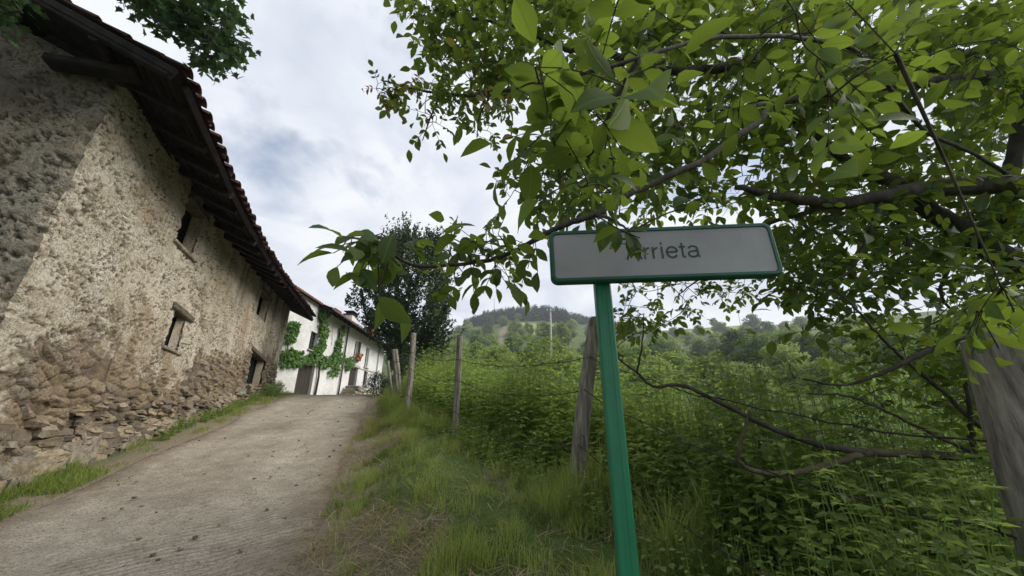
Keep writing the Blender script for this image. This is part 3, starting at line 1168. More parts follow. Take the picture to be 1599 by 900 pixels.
RH = frame(HD, HN, np.array([0, 0, 1.0]))
for key, (a, b, c, d) in HOPEN.items():
    if key in ('stable', 'door'):
        mb = MB()
        nb = 6 if key == 'stable' else 4
        for j in range(nb):
            w = (b - a) / nb
            mb.box(hp(a + w * (j + .5), -.18, (c + d) / 2), (w - .012, .05, d - c), RH, bev=.006)
        dr_ = part(mb, 'door', M['door_wood'], house, HB)
        mb = MB()
        mb.box(hp((a + b) / 2, .02, d + .09), (b - a + .35, .10, .17), RH, bev=.02)
        sub(mb, 'lintel', M['concrete'], dr_)
        mb = MB()
        mb.tube(np.array([hp(b - .15, -.145, c + 1.05), hp(b - .15, -.09, c + 1.06), hp(b - .15, -.09, c + 1.16), hp(b - .15, -.145, c + 1.17)]), .012, 6)
        sub(mb, 'handle', M['pipe'], dr_)
        continue
    t = .06
    mb = MB()
    mb.box(hp(a + t / 2, -.16, (c + d) / 2), (t, .06, d - c), RH)
    mb.box(hp(b - t / 2, -.16, (c + d) / 2), (t, .06, d - c), RH)
    mb.box(hp((a + b) / 2, -.16, c + t / 2), (b - a - 2 * t, .06, t), RH)
    mb.box(hp((a + b) / 2, -.16, d - t / 2), (b - a - 2 * t, .06, t), RH)
    mb.box(hp((a + b) / 2, -.16, (c + d) / 2), (.05, .06, d - c - 2 * t), RH)
    wn = part(mb, 'window', M['door_wood'] if key in ('w1', 'low', 'w5') else M['white_trim'], house, HB)
    mb = MB()
    mb.box(hp((a + b) / 2, -.17, (c + d) / 2), (b - a - 2 * t, .02, d - c - 2 * t), RH)
    sub(mb, 'pane', M['glass'], wn)
    mb = MB()
    mb.box(hp((a + b) / 2, .0, c - .05), (b - a + .2, .22, .07), RH, bev=.01)
    sub(mb, 'sill', M['concrete'], wn)
    if key in ('w1', 'w3'):
        mb = MB()
        mb.box(hp(b + (b - a) * .30, .045, (c + d) / 2), ((b - a) * .55, .035, d - c + .05), RH, bev=.006)
        sub(mb, 'shutter', M['white_trim'] if key == 'w1' else M['door_wood'], wn)

# roof: the near part with a short eave, the rest with a deep boarded one
STEP = house_hit(497, 478)[0]
SLH = .40


def hroof(s, w, lift, ov):
    z = HTOP - SLH * ov + SLH * np.minimum(w, DEP / 2 + ov) - SLH * np.maximum(w - DEP / 2 - ov, 0) + lift
    wo_ = ov - np.asarray(w)
    return np.stack([HO[0] + HD[0] * s + HN[0] * wo_, HO[1] + HD[1] * s + HN[1] * wo_, z + 0 * s], -1)


mb = MB()
mbs = MB()
for (sa, sb, ov) in ((-.4, STEP, .30), (STEP, HLEN + .5, .85)):
    n_s = max(6, int((sb - sa) / .055))
    s_ = np.linspace(sa, sb, n_s)
    w_ = np.linspace(0, DEP + 2 * ov, 49)
    Sg2, Wg2 = np.meshgrid(s_, w_, indexing='ij')
    lift = .10 + .045 * np.abs(np.sin(Sg2 / .22 * math.pi)) + .02 * ((Wg2 / .38) % 1.0 < .15)
    Pt = hroof(Sg2, Wg2, lift, ov)
    i = np.arange(n_s - 1)[:, None] * 49
    k = np.arange(48)[None]
    F2 = np.stack([i + k, i + 49 + k, i + 49 + k + 1, i + k + 1], -1).reshape(-1, 4)
    mb.add(Pt.reshape(-1, 3), F2, .5)
    edge_t, edge_b = Pt[:, 0], hroof(s_, np.zeros(n_s), .05, ov)
    V = np.concatenate([edge_t, edge_b])
    mb.add(V, [(j, n_s + j, n_s + j + 1, j + 1) for j in range(n_s - 1)], .5)
    # soffit
    w2 = np.array([0.0, ov, DEP / 2 + ov, DEP + 2 * ov])
    s2 = np.linspace(sa + .01, sb - .01, 4)
    A2, B2 = np.meshgrid(s2, w2, indexing='ij')
    Ps = hroof(A2, B2, .03, ov)
    mbs.add(Ps.reshape(-1, 3), np.stack([np.add.outer(np.arange(3) * 4, np.arange(3)), np.add.outer(np.arange(3) * 4, np.arange(3)) + 1, np.add.outer(np.arange(3) * 4, np.arange(3)) + 5, np.add.outer(np.arange(3) * 4, np.arange(3)) + 4], -1).reshape(-1, 4))
rf = part(mb, 'roof', M['tile'], house, HB)
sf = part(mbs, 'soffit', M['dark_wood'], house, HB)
s = STEP + .15
while s < HLEN + .4:
    a, b = hroof(s, .02, -.05, .85), hroof(s, .95, -.05, .85)
    mb = MB()
    dv = norm(b - a)
    mb.box((a + b) / 2, (np.linalg.norm(b - a), .09, .13), frame(dv, np.cross((0, 0, 1.0), dv), np.cross(dv, np.cross((0, 0, 1.0), dv))))
    sub(mb, 'rafter', M['dark_wood'], sf)
    s += .62
# gutter and downpipe
mb = MB()
mb.tube(np.array([hroof(STEP + .1, -.06, .02, .85), hroof(HLEN + .4, -.06, .02, .85)]), .055, 8)
gut = part(mb, 'gutter', M['pipe'], house, HB, True)
sd, zd = house_hit(543, 513)
mb = MB()
mb.tube(np.array([hroof(sd, -.05, .0, .85), hroof(sd, .35, -.05, .85), hp(sd, .09, HTOP - .25), hp(sd, .09, 6.0), hp(sd, .09, 3.3)]), .05, 8)
part(mb, 'downpipe', M['pipe'], house, HB, True)
mb = MB()
sg = house_hit(590, 560)[0]
mb.tube(np.array([hp(sg, .08, HTOP - .2), hp(sg, .08, 5.5), hp(sg, .08, 3.2)]), .05, 8)
part(mb, 'downpipe', M['grey_pipe'], house, HB, True)
# electric cable along the wall
mb = MB()
pts = [hp(*((lambda r: (r[0], .03, r[1]))(house_hit(*q_)))) for q_ in ((518, 540), (519, 508), (523, 506), (545, 512))]
mb.tube(np.array(pts), .014, 5)
pts = [hp(*((lambda r: (r[0], .03, r[1]))(house_hit(*q_)))) for q_ in ((547, 568), (565, 577), (592, 583))]
mb.tube(np.array(pts), .02, 5)
part(mb, 'cable', M['grey_pipe'], house, HB)


def chimney(s, w, z0, wid, dep, hgt, mats, capm, pots):
    mb = MB()
    c = hp(s, -w, z0 + hgt / 2)
    mb.box(c, (wid, dep, hgt), RH, bev=.01)
    o = part(mb, 'chimney', mats, house, HB)
    mb = MB()
    mb.box(hp(s, -w, z0 + hgt + .04), (wid + .16, dep + .16, .08), RH, bev=.015)
    if pots:
        for e in (-.3, .3):
            mb.box(hp(s + e * wid, -w, z0 + hgt + .16), (.12, dep * .8, .16), RH)
        mb.box(hp(s, -w, z0 + hgt + .27), (wid + .1, dep + .1, .06), RH, bev=.01)
    sub(mb, 'chimney_cap', capm, o)


for (px, py, w, wid, hgt, mt, cp, pot, lab) in ((521, 485, 1.2, .75, .35, 'brick', 'tile', False, 0), (547, 500, 1.2, .7, .7, 'white_trim', 'dark_wood', True, 0), (580, 524, 1.6, .95, .95, 'brick', 'tile', True, 0)):
    d_ = ray(px, py)
    o_ = HO - HN * w
    t_ = np.dot(o_ - EYE, HN) / np.dot(d_, HN)
    p_ = EYE + d_ * t_
    chimney(np.dot(p_ - HO, HD), w, p_[2] - .5, wid, .6, hgt + .1, M[mt], M[cp], pot)

# vine on the front
def leaf_cloud(mb, tmpl, C, rad, n, size, droop=.2, nrm=None, tint=(.2, .8), shell=.5):
    d = rand_dir(n)
    rr = rng.uniform(shell, 1, n) ** .6
    P = np.asarray(C) + d * rr[:, None] * np.asarray(rad)
    D = norm(d * .6 + rand_dir(n) * .8 + np.array([0, 0, -droop]))
    N = norm(d * .7 + rand_dir(n) * .7 + np.array([0, 0, .5])) if nrm is None else norm(np.asarray(nrm) + rand_dir(n) * .7)
    mb.leaves(tmpl, P, D, N, rng.uniform(.7, 1.25, n) * size, np.clip(rng.uniform(*tint, n), 0, .84))


vine = thing('climbing_vine', tuple(hp(house_hit(496, 600)[0], .1, 3.3)), 'leafy green vine trained across the white farmhouse front', 'vine')
VB = np.array(vine.location)


def hv(px, py, o=.1):
    s_, z_ = house_hit(px, py)
    return hp(s_, o, z_)


mb = MB()
stem = [hp(house_hit(493, 575)[0] + .3, .08, 3.2), hv(495, 590), hv(497, 565), hv(497, 552)]
mb.tube(np.array(stem), [.06, .055, .05, .045], 7, bump=.3)
mb.tube(np.array([hv(497, 552), hv(480, 560), hv(460, 561), hv(445, 560)]), [.045, .035, .03, .02], 6, bump=.3)
mb.tube(np.array([hv(497, 552), hv(500, 530), hv(502, 505), hv(500, 485)]), [.04, .035, .03, .02], 6, bump=.3)
mb.tube(np.array([hv(497, 552), hv(512, 563), hv(528, 562), hv(548, 565)]), [.04, .03, .025, .02], 6, bump=.3)
mb.tube(np.array([hv(512, 563), hv(523, 545), hv(528, 528), hv(530, 514)]), [.03, .025, .02, .015], 6, bump=.3)
mb.tube(np.array([hv(445, 560), hv(447, 540), hv(452, 510)]), [.03, .025, .02], 6, bump=.3)
part(mb, 'stem', M['bark'], vine, VB, True)
mb = MB()
for (px, py, r, n) in ((450, 520, .62, 330), (455, 512, .4, 160), (442, 560, .5, 200), (452, 558, .55, 260), (462, 561, .5, 260), (476, 562, .3, 120), (486, 558, .42, 200), (493, 550, .45, 220), (499, 540, .4, 200),
                       (500, 525, .38, 140), (504, 520, .4, 170), (501, 507, .35, 130), (501, 493, .38, 170), (507, 490, .3, 90), (497, 565, .3, 90), (505, 566, .42, 160), (515, 563, .4, 150), (522, 560, .45, 190), (530, 560, .4, 150),
                       (545, 566, .45, 170), (538, 565, .3, 70), (525, 545, .35, 110), (527, 534, .3, 90), (532, 516, .35, 90), (521, 577, .42, 150), (514, 583, .2, 40), (541, 571, .35, 100)):
    leaf_cloud(mb, MAPLE, hv(px, py, .16), (.24 * r + .06, r * .82, r * .82), int(n * .62), .165, .5, HN + np.array([0, -.4, .3]))
part(mb, 'foliage', M['vine_leaf'], vine, VB)

# flowers on the upper window, planters and slabs by the door
a, b, c, d = HOPEN['w3']
fl = thing('flower_box', tuple(hp((a + b) / 2, .2, c)), 'red geraniums in a box on the farmhouse window ledge', 'flower box')
FB = np.array(fl.location)
mb = MB()
mb.box(hp((a + b) / 2, .22, c + .09), (b - a + .1, .2, .16), RH, bev=.02)
part(mb, 'box', M['brick'], fl, FB)
mb = MB()
leaf_cloud(mb, SMALL, hp((a + b) / 2, .25, c + .32), (.2, (b - a) * .6, .25), 160, .09, .3)
part(mb, 'foliage', M['shrub_leaf'], fl, FB)
mb = MB()
leaf_cloud(mb, CLUMP, hp((a + b) / 2, .33, c + .34), (.14, (b - a) * .4, .18), 60, .10, .3)
part(mb, 'blossoms', M['red_flower'], fl, FB)

sp_, zp_ = house_hit(570, 609)
pl_ = thing('planter', tuple(hp(sp_, .5, 3.45)), 'low green planter with pink flowers by the farmhouse wall', 'planter')
PB = np.array(pl_.location)
mb = MB()
mb.box(hp(sp_, .5, 3.85), (2.6, .45, .8), RH, bev=.04)
mb.box(hp(sp_, .5, 4.27), (2.72, .55, .06), RH, bev=.015)
part(mb, 'trough', simple_mat('dark_green_paint', (.03, .06, .045), (.05, .09, .065), 5, .6, .1), pl_, PB)
mb = MB()
for e in np.linspace(-1.1, 1.1, 6):
    leaf_cloud(mb, SMALL, hp(sp_ + e, .5, 4.42), (.25, .3, .22), 70, .12)
part(mb, 'foliage', M['shrub_leaf'], pl_, PB)
mb = MB()
leaf_cloud(mb, CLUMP, hp(sp_, .55, 4.52), (.22, 1.1, .16), 60, .1)
part(mb, 'blossoms', simple_mat('pink_flower', (.5, .16, .2), (.7, .4, .42), 20, .6, 0), pl_, PB)

sb_, zb_ = house_hit(561, 600)
crate = thing('wooden_bench', tuple(hp(sb_, .35, 3.45)), 'small reddish brown wooden bench beside the farmhouse door', 'bench')
KB = np.array(crate.location)
mb = MB()
for j in range(4):
    mb.box(hp(sb_ - .33 + .22 * j, .16, 4.35), (.2, .04, .95), RH, bev=.006)
part(mb, 'backrest', simple_mat('red_wood', (.16, .07, .045), (.26, .13, .09), 8, .8, .4), crate, KB)
mb = MB()
mb.box(hp(sb_, .42, 3.92), (.9, .5, .05), RH, bev=.01)
part(mb, 'seat', M['brick'], crate, KB)
for e in (-.4, .4):
    for f_ in (.2, .62):
        mb = MB()
        mb.box(hp(sb_ + e, f_, 3.66), (.06, .06, .46), RH, bev=.006)
        part(mb, 'leg', M['brick'], crate, KB)

s1_, z1_ = house_hit(512, 614)
s2_, z2_ = house_hit(545, 606)
slab = thing('stone_slab_pile', tuple(hp((s1_ + s2_) / 2, .6, 3.4)), 'heap of grey stone slabs stacked along the farmhouse wall', 'stone pile')
SB = np.array(slab.location)
for j in range(7):
    mb = MB()
    f_ = j / 6
    ln = (s2_ - s1_) * (1.0 - .11 * j) * .95
    cc = hp(s2_ - ln / 2 + .1 * (j % 2), .6 + .05 * (j % 3), 3.40 + .19 * j)
    R = RH @ rot_z(rng.uniform(-.05, .05))
    mb.box(cc, (ln, .9, .17), R, bev=.03)
    part(mb, 'slab', M['rock'], slab, SB)

# ------------------------------------------------------------------ the sign
SY = 1.42
PTOP = at(942, 441, SY)
sgz = float(H(PTOP[0], SY))
sign = thing('name_sign', (PTOP[0], SY, sgz), 'grey Arrieta name sign in a green frame on a green post', 'sign')
SGB = np.array(sign.location)
yaw = math.radians(-3.5)
SX = np.array([math.cos(yaw), math.sin(yaw), 0.012])
SX = norm(SX)
SN = norm(np.cross(SX, (0, 0, 1.0)))          # towards the viewer (-y)
SZ = np.cross(SN, SX) * -1
SZ = SZ if SZ[2] > 0 else -SZ


def on_sign(px, py):
    d = ray(px, py)
    t = np.dot(np.array([PTOP[0], SY - .035, 0]) - EYE, SN) / np.dot(d, SN)
    return EYE + d * t


c00, c10, c11, c01 = (on_sign(*q_) for q_ in ((861, 441), (1226, 431), (1203, 350), (857, 360)))
SC0 = (c00 + c10 + c11 + c01) / 4
SW = (np.dot(c10 - c00, SX) + np.dot(c11 - c01, SX)) / 2
SH = (np.dot(c01 - c00, SZ) + np.dot(c11 - c10, SZ)) / 2


def rrect(w, h, r, n=8):
    P = []
    for (cx, cy, a0) in ((w / 2 - r, h / 2 - r, 0), (-w / 2 + r, h / 2 - r, 90), (-w / 2 + r, -h / 2 + r, 180), (w / 2 - r, -h / 2 + r, 270)):
        for j in range(n + 1):
            a = math.radians(a0 + 90 * j / n)
            P.append((cx + r * math.cos(a), cy + r * math.sin(a)))
    return np.array(P)


def sgn(P2, o):
    return SC0 + P2[:, 0:1] * SX + P2[:, 1:2] * SZ + SN * o


mb = MB()
fw = .0185
loops = [(rrect(SW - .006, SH - .006, .027), -.034), (rrect(SW, SH, .03), -.030), (rrect(SW, SH, .03), .0), (rrect(SW - .012, SH - .012, .026), .006),
         (rrect(SW - 2 * fw + .004, SH - 2 * fw + .004, .018), .006), (rrect(SW - 2 * fw, SH - 2 * fw, .016), .0)]
V = np.concatenate([sgn(a_, b_) for a_, b_ in loops])
n_ = len(loops[0][0])
Fq = [(r0 * n_ + j, r0 * n_ + (j + 1) % n_, r0 * n_ + n_ + (j + 1) % n_, r0 * n_ + n_ + j) for r0 in range(len(loops) - 1) for j in range(n_)]
mb.add(V, Fq)
mb.ch.append((np.zeros((0, 3)), np.array([list(range(n_ - 1, -1, -1))]), np.zeros(0), 0, {}))
frm = part(mb, 'frame', M['frame_paint'], sign, SGB)
mb = MB()
inner = rrect(SW - 2 * fw + .002, SH - 2 * fw + .002, .016)
mb.add(sgn(inner, .001), [list(range(n_))])
part(mb, 'panel', M['sign_face'], sign, SGB)
def arc(cx, cy, rx, ry, a0, a1, n=14):
    a = np.radians(np.linspace(a0, a1, n))
    return [(cx + rx * math.cos(t), cy + ry * math.sin(t)) for t in a]


GLYPH = {'A': (.66, [[(.04, 0), (.33, .72)], [(.33, .72), (.62, 0)], [(.14, .24), (.52, .24)]]),
         'r': (.34, [[(.10, 0), (.10, .53)], [(.10, .30)] + arc(.31, .28, .20, .205, 165, 92, 8)]),
         'i': (.23, [[(.115, 0), (.115, .53)], [(.115, .63), (.115, .72)]]),
         'e': (.55, [[(.075, .275), (.47, .275)], arc(.275, .265, .205, .235, 2, 325, 26)]),
         't': (.29, [[(.14, .67), (.14, .12)] + arc(.22, .12, .08, .085, 185, 280, 7), [(.02, .49), (.27, .49)]]),
         'a': (.55, [arc(.27, .36, .17, .14, 165, 0, 12) + [(.44, .10)] + arc(.50, .09, .06, .06, 180, 275, 5), [(.44, .31)] + arc(.25, .155, .175, .125, 75, 360, 20)])}
l0, l1 = on_sign(978, 404), on_sign(1096, 402)
b0 = np.array([np.dot(l0 - SC0, SX), np.dot(on_sign(1040, 404) - SC0, SZ)])
word = 'Arrieta'
k_ = np.linalg.norm(l1 - l0) / sum(GLYPH[c_][0] for c_ in word)
mb = MB()
xo, layer = 0.0, 0
for c_ in word:
    adv, strokes = GLYPH[c_]
    for st_ in strokes:
        q = np.array(st_) + [xo, 0]
        tg_ = norm(np.gradient(q, axis=0)) if len(q) > 2 else np.tile(norm(q[1] - q[0]), (2, 1))
        nm_ = np.stack([-tg_[:, 1], tg_[:, 0]], -1) * .041
        P2 = np.concatenate([q + nm_, q - nm_]) * k_ + b0
        m_n = len(q)
        layer += 1
        mb.add(sgn(P2, .0022 + .00025 * (layer % 3)), [(j, j + 1, m_n + j + 1, m_n + j)[::-1] for j in range(m_n - 1)])
    xo += adv
part(mb, 'lettering', M['letter'], sign, SGB)
# post: flattened steel section with a groove down its front
mb = MB()
hw, hd = .031, .022
prof = np.array([(-hw, -hd + .006), (-hw + .006, -hd), (-.010, -hd), (-.007, -hd + .0025), (.007, -hd + .0025), (.010, -hd), (hw - .006, -hd), (hw, -hd + .006), (hw, hd - .006), (hw - .006, hd), (-hw + .006, hd), (-hw, hd - .006)])
n_ = len(prof)
zs = [sgz - .4, sgz + .8, PTOP[2] + SH - .03]
V = []
for z in zs:
    V.append(np.stack([PTOP[0] + prof[:, 0] * SX[0] - prof[:, 1] * 0, SY + .022 + prof[:, 0] * SX[1] + prof[:, 1], np.full(n_, z)], -1))
V = np.concatenate(V)
mb.add(V, [(r0 * n_ + j, r0 * n_ + (j + 1) % n_, r0 * n_ + n_ + (j + 1) % n_, r0 * n_ + n_ + j) for r0 in range(2) for j in range(n_)])
mb.ch.append((np.zeros((0, 3)), np.array([[2 * n_ + j for j in range(n_)]]), np.zeros(0), 0, {}))
part(mb, 'post', M['green_paint'], sign, SGB)
for dz in (.055, .16):
    mb = MB()
    mb.box(np.array([PTOP[0], SY + .046, PTOP[2] + dz]), (.09, .006, .03), rot_z(yaw), bev=.002)
    part(mb, 'clamp', M['grey_pipe'], sign, SGB)

# ------------------------------------------------------------------ fence posts and wire
posts = []


def fence_post(px_t, py_t, px_b, py_b, y, w, label, seed, square=False):
    a = at(px_b, py_b, y)
    b = at(px_t, py_t, y)
    a[2] = min(a[2], float(H(a[0], a[1])))
    dv = norm(b - a)
    a = a - dv * .35
    root = thing('fence_post', tuple(a + dv * .35), label, 'fence post', 'wooden fence posts along the bank')
    n = 26
    t = np.linspace(0, 1, n)
    r = np.random.default_rng(seed)
    P = a[None] + (b - a)[None] * t[:, None] + np.stack([.012 * np.sin(t * 5 + seed), .01 * np.cos(t * 4 + seed), 0 * t], -1)
    mb = MB()
    m = 12
    ang = np.arange(m) * 2 * math.pi / m + r.uniform(0, 1)
    rr = 1 + .12 * np.cos(2 * ang + seed) + .06 * np.cos(5 * ang + seed * 2) - .14 * (np.abs(np.sin(ang * 1.5 + seed)) < .15)
    V = []
    for j in range(n):
        q = w / 2 * rr * (1.05 - .12 * t[j]) * (1 + .05 * (r.random(m) - .5))
        V.append(P[j] + np.stack([np.cos(ang) * q, np.sin(ang) * q, np.zeros(m)], -1))
    V[-1][:, 2] += .05 * w * np.cos(ang * 3) + .12 * w * np.cos(ang + seed)
    V = np.concatenate(V)
    mb.add(V, [(r0 * m + j, r0 * m + (j + 1) % m, r0 * m + m + (j + 1) % m, r0 * m + m + j) for r0 in range(n - 1) for j in range(m)])
    mb.ch.append((np.zeros((0, 3)), np.array([[(n - 1) * m + j for j in range(m)]]), np.zeros(0), 0, {}))
    part(mb, 'shaft', M['old_wood'], root, np.array(root.location))
    for hgt in (.78, .45):
        k = int(n * hgt)
        mb = MB()
        q0 = P[k] + np.array([0, -w * .53, 0])
        mb.tube(np.array([q0 + [-.012, .02, .01], q0 + [-.01, -.008, .01], q0 + [.01, -.008, -.01], q0 + [.012, .02, -.01]]), .003, 5)
        part(mb, 'staple', M['wire'], root, np.array(root.location))
    posts.append((a, b, root))
    return P


PP = []
PP.append(fence_post(1552, 522, 1600, 850, 1.42, .175, 'thick pale weathered post at the right edge under the walnut limbs', 1))
PP.append(fence_post(929, 500, 897, 782, 3.9, .16, 'leaning grey post just behind the green sign pole', 2))
PP.append(fence_post(717.5, 525, 713, 692, 6.2, .125, 'upright slim post standing in front of the nettle thicket', 3))
PP.append(fence_post(646, 520, 636, 656, 8.2, .13, 'tall upright post in front of the dark evergreen', 4))
PP.append(fence_post(617, 546, 625, 618, 10.2, .16, 'short stout post tilted left at the foot of the dark evergreen', 5))
PP.append(fence_post(607, 564, 613, 616, 11.4, .08, 'thin pale stake tilted left beside the end of the track', 6))


def wire_strand(hs, label, seed, sag, barbs=True):
    r = np.random.default_rng(seed)
    nodes = [np.array([3.6, -1.6, .9 + hs * .8])]
    for P, h in zip(PP[:5], hs_list(hs)):
        k = int(len(P) * h)
        nodes.append(P[k] + np.array([-.02, -.075, 0]))
    pts = []
    for a, b in zip(nodes[:-1], nodes[1:]):
        L = np.linalg.norm(b - a)
        t = np.linspace(0, 1, 26)[:-1]
        q = a[None] + (b - a)[None] * t[:, None]
        q[:, 2] -= sag * L * .1 * 4 * t * (1 - t)
        q += r.normal(0, .006, q.shape)
        pts.append(q)
    pts.append(nodes[-1][None])
    pts = np.concatenate(pts)
    mb = MB()
    mb.tube(pts, .0042, 5)
    if barbs:
        seg = np.linalg.norm(np.diff(pts, axis=0), axis=1)
        cum = np.concatenate([[0], np.cumsum(seg)])
        for d in np.arange(.1, cum[-1], .12):
            p = np.array([np.interp(d, cum, pts[:, j]) for j in range(3)])
            for j in range(2):
                v = norm(r.normal(size=3)) * .017
                mb.tube(np.array([p - v, p + v]), .0022, 4)
    o = mb.build('barbed_wire', M['wire'], loc=pts[25])
    tag(o, label, 'wire', 'barbed wire strands of the bank fence')
    return o


def hs_list(h):
    return [h - .04, h, h, h, h]


wire_strand(.80, 'rusty barbed wire strand strung highest across the fence posts', 3, .35)
wire_strand(.62, 'rusty barbed wire strand strung below the highest one', 4, .45)
wire_strand(.42, 'rusty barbed wire strand hanging lowest on the fence posts', 5, .6)

# ------------------------------------------------------------------ walnut tree over the sign
def in_poly(px, py, poly):
    poly = np.asarray(poly, float)
    ins = np.zeros(px.shape, bool)
    j = len(poly) - 1
    for i_ in range(len(poly)):
        xi, yi = poly[i_]
        xj, yj = poly[j]
        c = ((yi > py) != (yj > py)) & (px < (xj - xi) * (py - yi) / (yj - yi + 1e-12) + xi)
        ins ^= c
        j = i_
    return ins


def sample_poly(poly, n):
    poly = np.asarray(poly, float)
    lo, hi = poly.min(0), poly.max(0)
    out = np.zeros((0, 2))
    while len(out) < n:
        c = rng.uniform(lo, hi, (n * 3, 2))
        out = np.concatenate([out, c[in_poly(c[:, 0], c[:, 1], poly)]])
    return out[:n]


def smooth_path(P, n=6):
    P = np.asarray(P, float)
    Q = np.concatenate([[2 * P[0] - P[1]], P, [2 * P[-1] - P[-2]]])
    out = []
    for i_ in range(1, len(Q) - 2):
        for t in np.linspace(0, 1, n, endpoint=False):
            a, b, c, d = Q[i_ - 1:i_ + 3]
            out.append(.5 * (2 * b + (c - a) * t + (2 * a - 5 * b + 4 * c - d) * t * t + (3 * b - a - 3 * c + d) * t ** 3))
    out.append(P[-1])
    return np.array(out)


TRX, TRY = 4.7, 2.9
TRZ = float(H(TRX, TRY))
walnut = thing('walnut_tree', (TRX, TRY, TRZ), 'walnut tree spreading its leafy limbs over the sign and fence', 'tree')
WB = np.array(walnut.location)
skel = []                                      # nodes branches may grow from


def limb(name, pts, r0, r1, mat='bark', n=10, parent=walnut, base=WB, jit=.006, cap=True):
    P = smooth_path(pts)
    P[1:-1] += rng.normal(0, min(jit, r1 * .6), P[1:-1].shape)
    R = np.linspace(r0, r1, len(P)) * (1 + .03 * rng.normal(size=len(P)))
    mb = MB()
    mb.tube(P, R, n, bump=.12, seed=int(rng.integers(99)))
    o = part(mb, name, M[mat], parent, base, True)
    skel.extend(P)
    return o


def pd(*t):
    return [atd(a, b, c) for a, b, c in t]


FORK = np.array([TRX - .25, TRY - .05, TRZ + 2.6])
limb('trunk', [np.array([TRX + .1, TRY, TRZ - .3]), np.array([TRX, TRY + .03, TRZ + .8]), np.array([TRX - .1, TRY, TRZ + 1.7]), FORK], .27, .17, n=14)
limb('limb', [FORK, atd(1640, 450, 3.4), atd(1580, 410, 3.3), atd(1500, 360, 3.2), atd(1440, 318, 3.15), atd(1400, 285, 3.1), atd(1340, 262, 3.1), atd(1240, 190, 3.2)], .115, .03)
limb('limb', [FORK + [0, 0, .15], atd(1700, 300, 3.4), atd(1599, 288, 3.1), atd(1450, 295, 2.9), atd(1380, 308, 2.8), atd(1290, 318, 2.75), atd(1210, 306, 2.7), atd(1150, 293, 2.6)], .095, .018)
limb('limb', [FORK + [0, 0, .3], atd(1720, 130, 3.5), atd(1599, 112, 3.2), atd(1470, 128, 2.9), atd(1330, 140, 2.7), atd(1265, 150, 2.6), atd(1200, 165, 2.5), atd(1105, 172, 2.3)], .06, .014)
limb('branch', pd((1204, 163, 2.5), (1185, 190, 2.35), (1143, 219, 2.2), (1100, 250, 2.05), (1050, 272, 1.95), (980, 305, 1.8), (930, 335, 1.7), (880, 352, 1.65), (845, 370, 1.62), (785, 400, 1.6), (725, 412, 1.58), (650, 415, 1.55), (600, 388, 1.5), (555, 372, 1.48), (535, 372, 1.46)), .022, .0025)
limb('limb', [FORK + [0, 0, .4], atd(1800, 30, 3.6), atd(1599, 51, 3.3), atd(1480, 100, 3.1), atd(1400, 125, 3.0), atd(1300, 180, 2.9), atd(1210, 235, 2.8)], .045, .01)
limb('limb', [FORK + [0, .2, .6], atd(1650, -160, 4.0), atd(1400, -20, 3.6), atd(1250, 56, 3.3), atd(1176, 96, 3.15), atd(1064, 112, 3.0), atd(990, 95, 3.0), atd(925, 78, 3.0), atd(890, 79, 3.0), atd(810, 45, 3.0), atd(750, 30, 3.0)], .06, .008)
limb('branch', pd((750, 30, 3.0), (728, 33, 3.0), (710, 70, 2.95), (690, 95, 2.9)), .012, .004)
limb('branch', pd((990, 95, 3.0), (900, 120, 2.9), (820, 140, 2.85), (770, 142, 2.8), (730, 150, 2.75), (680, 145, 2.7), (630, 135, 2.65), (595, 125, 2.6)), .02, .004)
limb('branch', pd((770, 142, 2.8), (750, 180, 2.8), (745, 215, 2.75)), .008, .003)
limb('branch', pd((690, 145, 2.72), (672, 185, 2.7), (660, 220, 2.7)), .008, .003)
limb('branch', pd((1400, 285, 3.1), (1395, 330, 3.0), (1418, 370, 2.9), (1415, 410, 2.9)), .03, .008)
limb('branch', pd((1290, 318, 2.75), (1250, 335, 2.8), (1200, 350, 2.9), (1150, 380, 3.2), (1100, 430, 3.4), (1060, 460, 3.5)), .02, .005)
limb('branch', pd((1380, 308, 2.8), (1360, 360, 2.7), (1330, 420, 2.6), (1290, 440, 2.6)), .02, .005)
limb('branch', pd((1500, 360, 3.2), (1480, 420, 3.0), (1470, 460, 2.9), (1500, 500, 2.9)), .02, .006)
limb('branch', pd((1599, 288, 3.1), (1520, 240, 2.7), (1440, 200, 2.3), (1350, 90, 1.8), (1250, 60, 1.5), (1120, 60, 1.2), (1000, 90, 1.0), (900, 120, .95), (850, 130, .92)), .014, .0025)
limb('branch', pd((1000, 90, 1.0), (960, 160, 1.02), (930, 230, 1.05), (905, 255, 1.08)), .008, .003)
limb('branch', pd((930, 335, 1.7), (960, 345, 1.5), (985, 362, 1.38)), .008, .003)
# the low, half bare limbs beside the thick post
limb('limb', [np.array([TRX - .1, TRY, TRZ + 1.5]), atd(1640, 716, 2.5), atd(1544, 713, 2.3), atd(1440, 710, 2.25), atd(1355, 708, 2.2), atd(1322, 717, 2.2), atd(1267, 733, 2.18), atd(1211, 740, 2.15), atd(1161, 729, 2.1), atd(1155, 702, 2.1), atd(1166, 662, 2.1), atd(1172, 640, 2.1)], .03, .006, 'mossy_bark')
limb('branch', pd((1355, 708, 2.2), (1278, 694, 2.25), (1211, 672, 2.3), (1144, 639, 2.35), (1070, 603, 2.4), (1020, 603, 2.4), (995, 582, 2.4), (967, 561, 2.4), (955, 545, 2.4)), .02, .003, 'bark')
limb('branch', pd((995, 582, 2.4), (1003, 540, 2.4), (1006, 490, 2.4)), .007, .003)
limb('branch', [FORK, *pd((1680, 430, 2.6), (1599, 464, 2.3), (1539, 514, 2.2), (1483, 533, 2.2), (1411, 567, 2.2), (1360, 590, 2.2), (1311, 601, 2.2), (1240, 590, 2.25))], .03, .004)
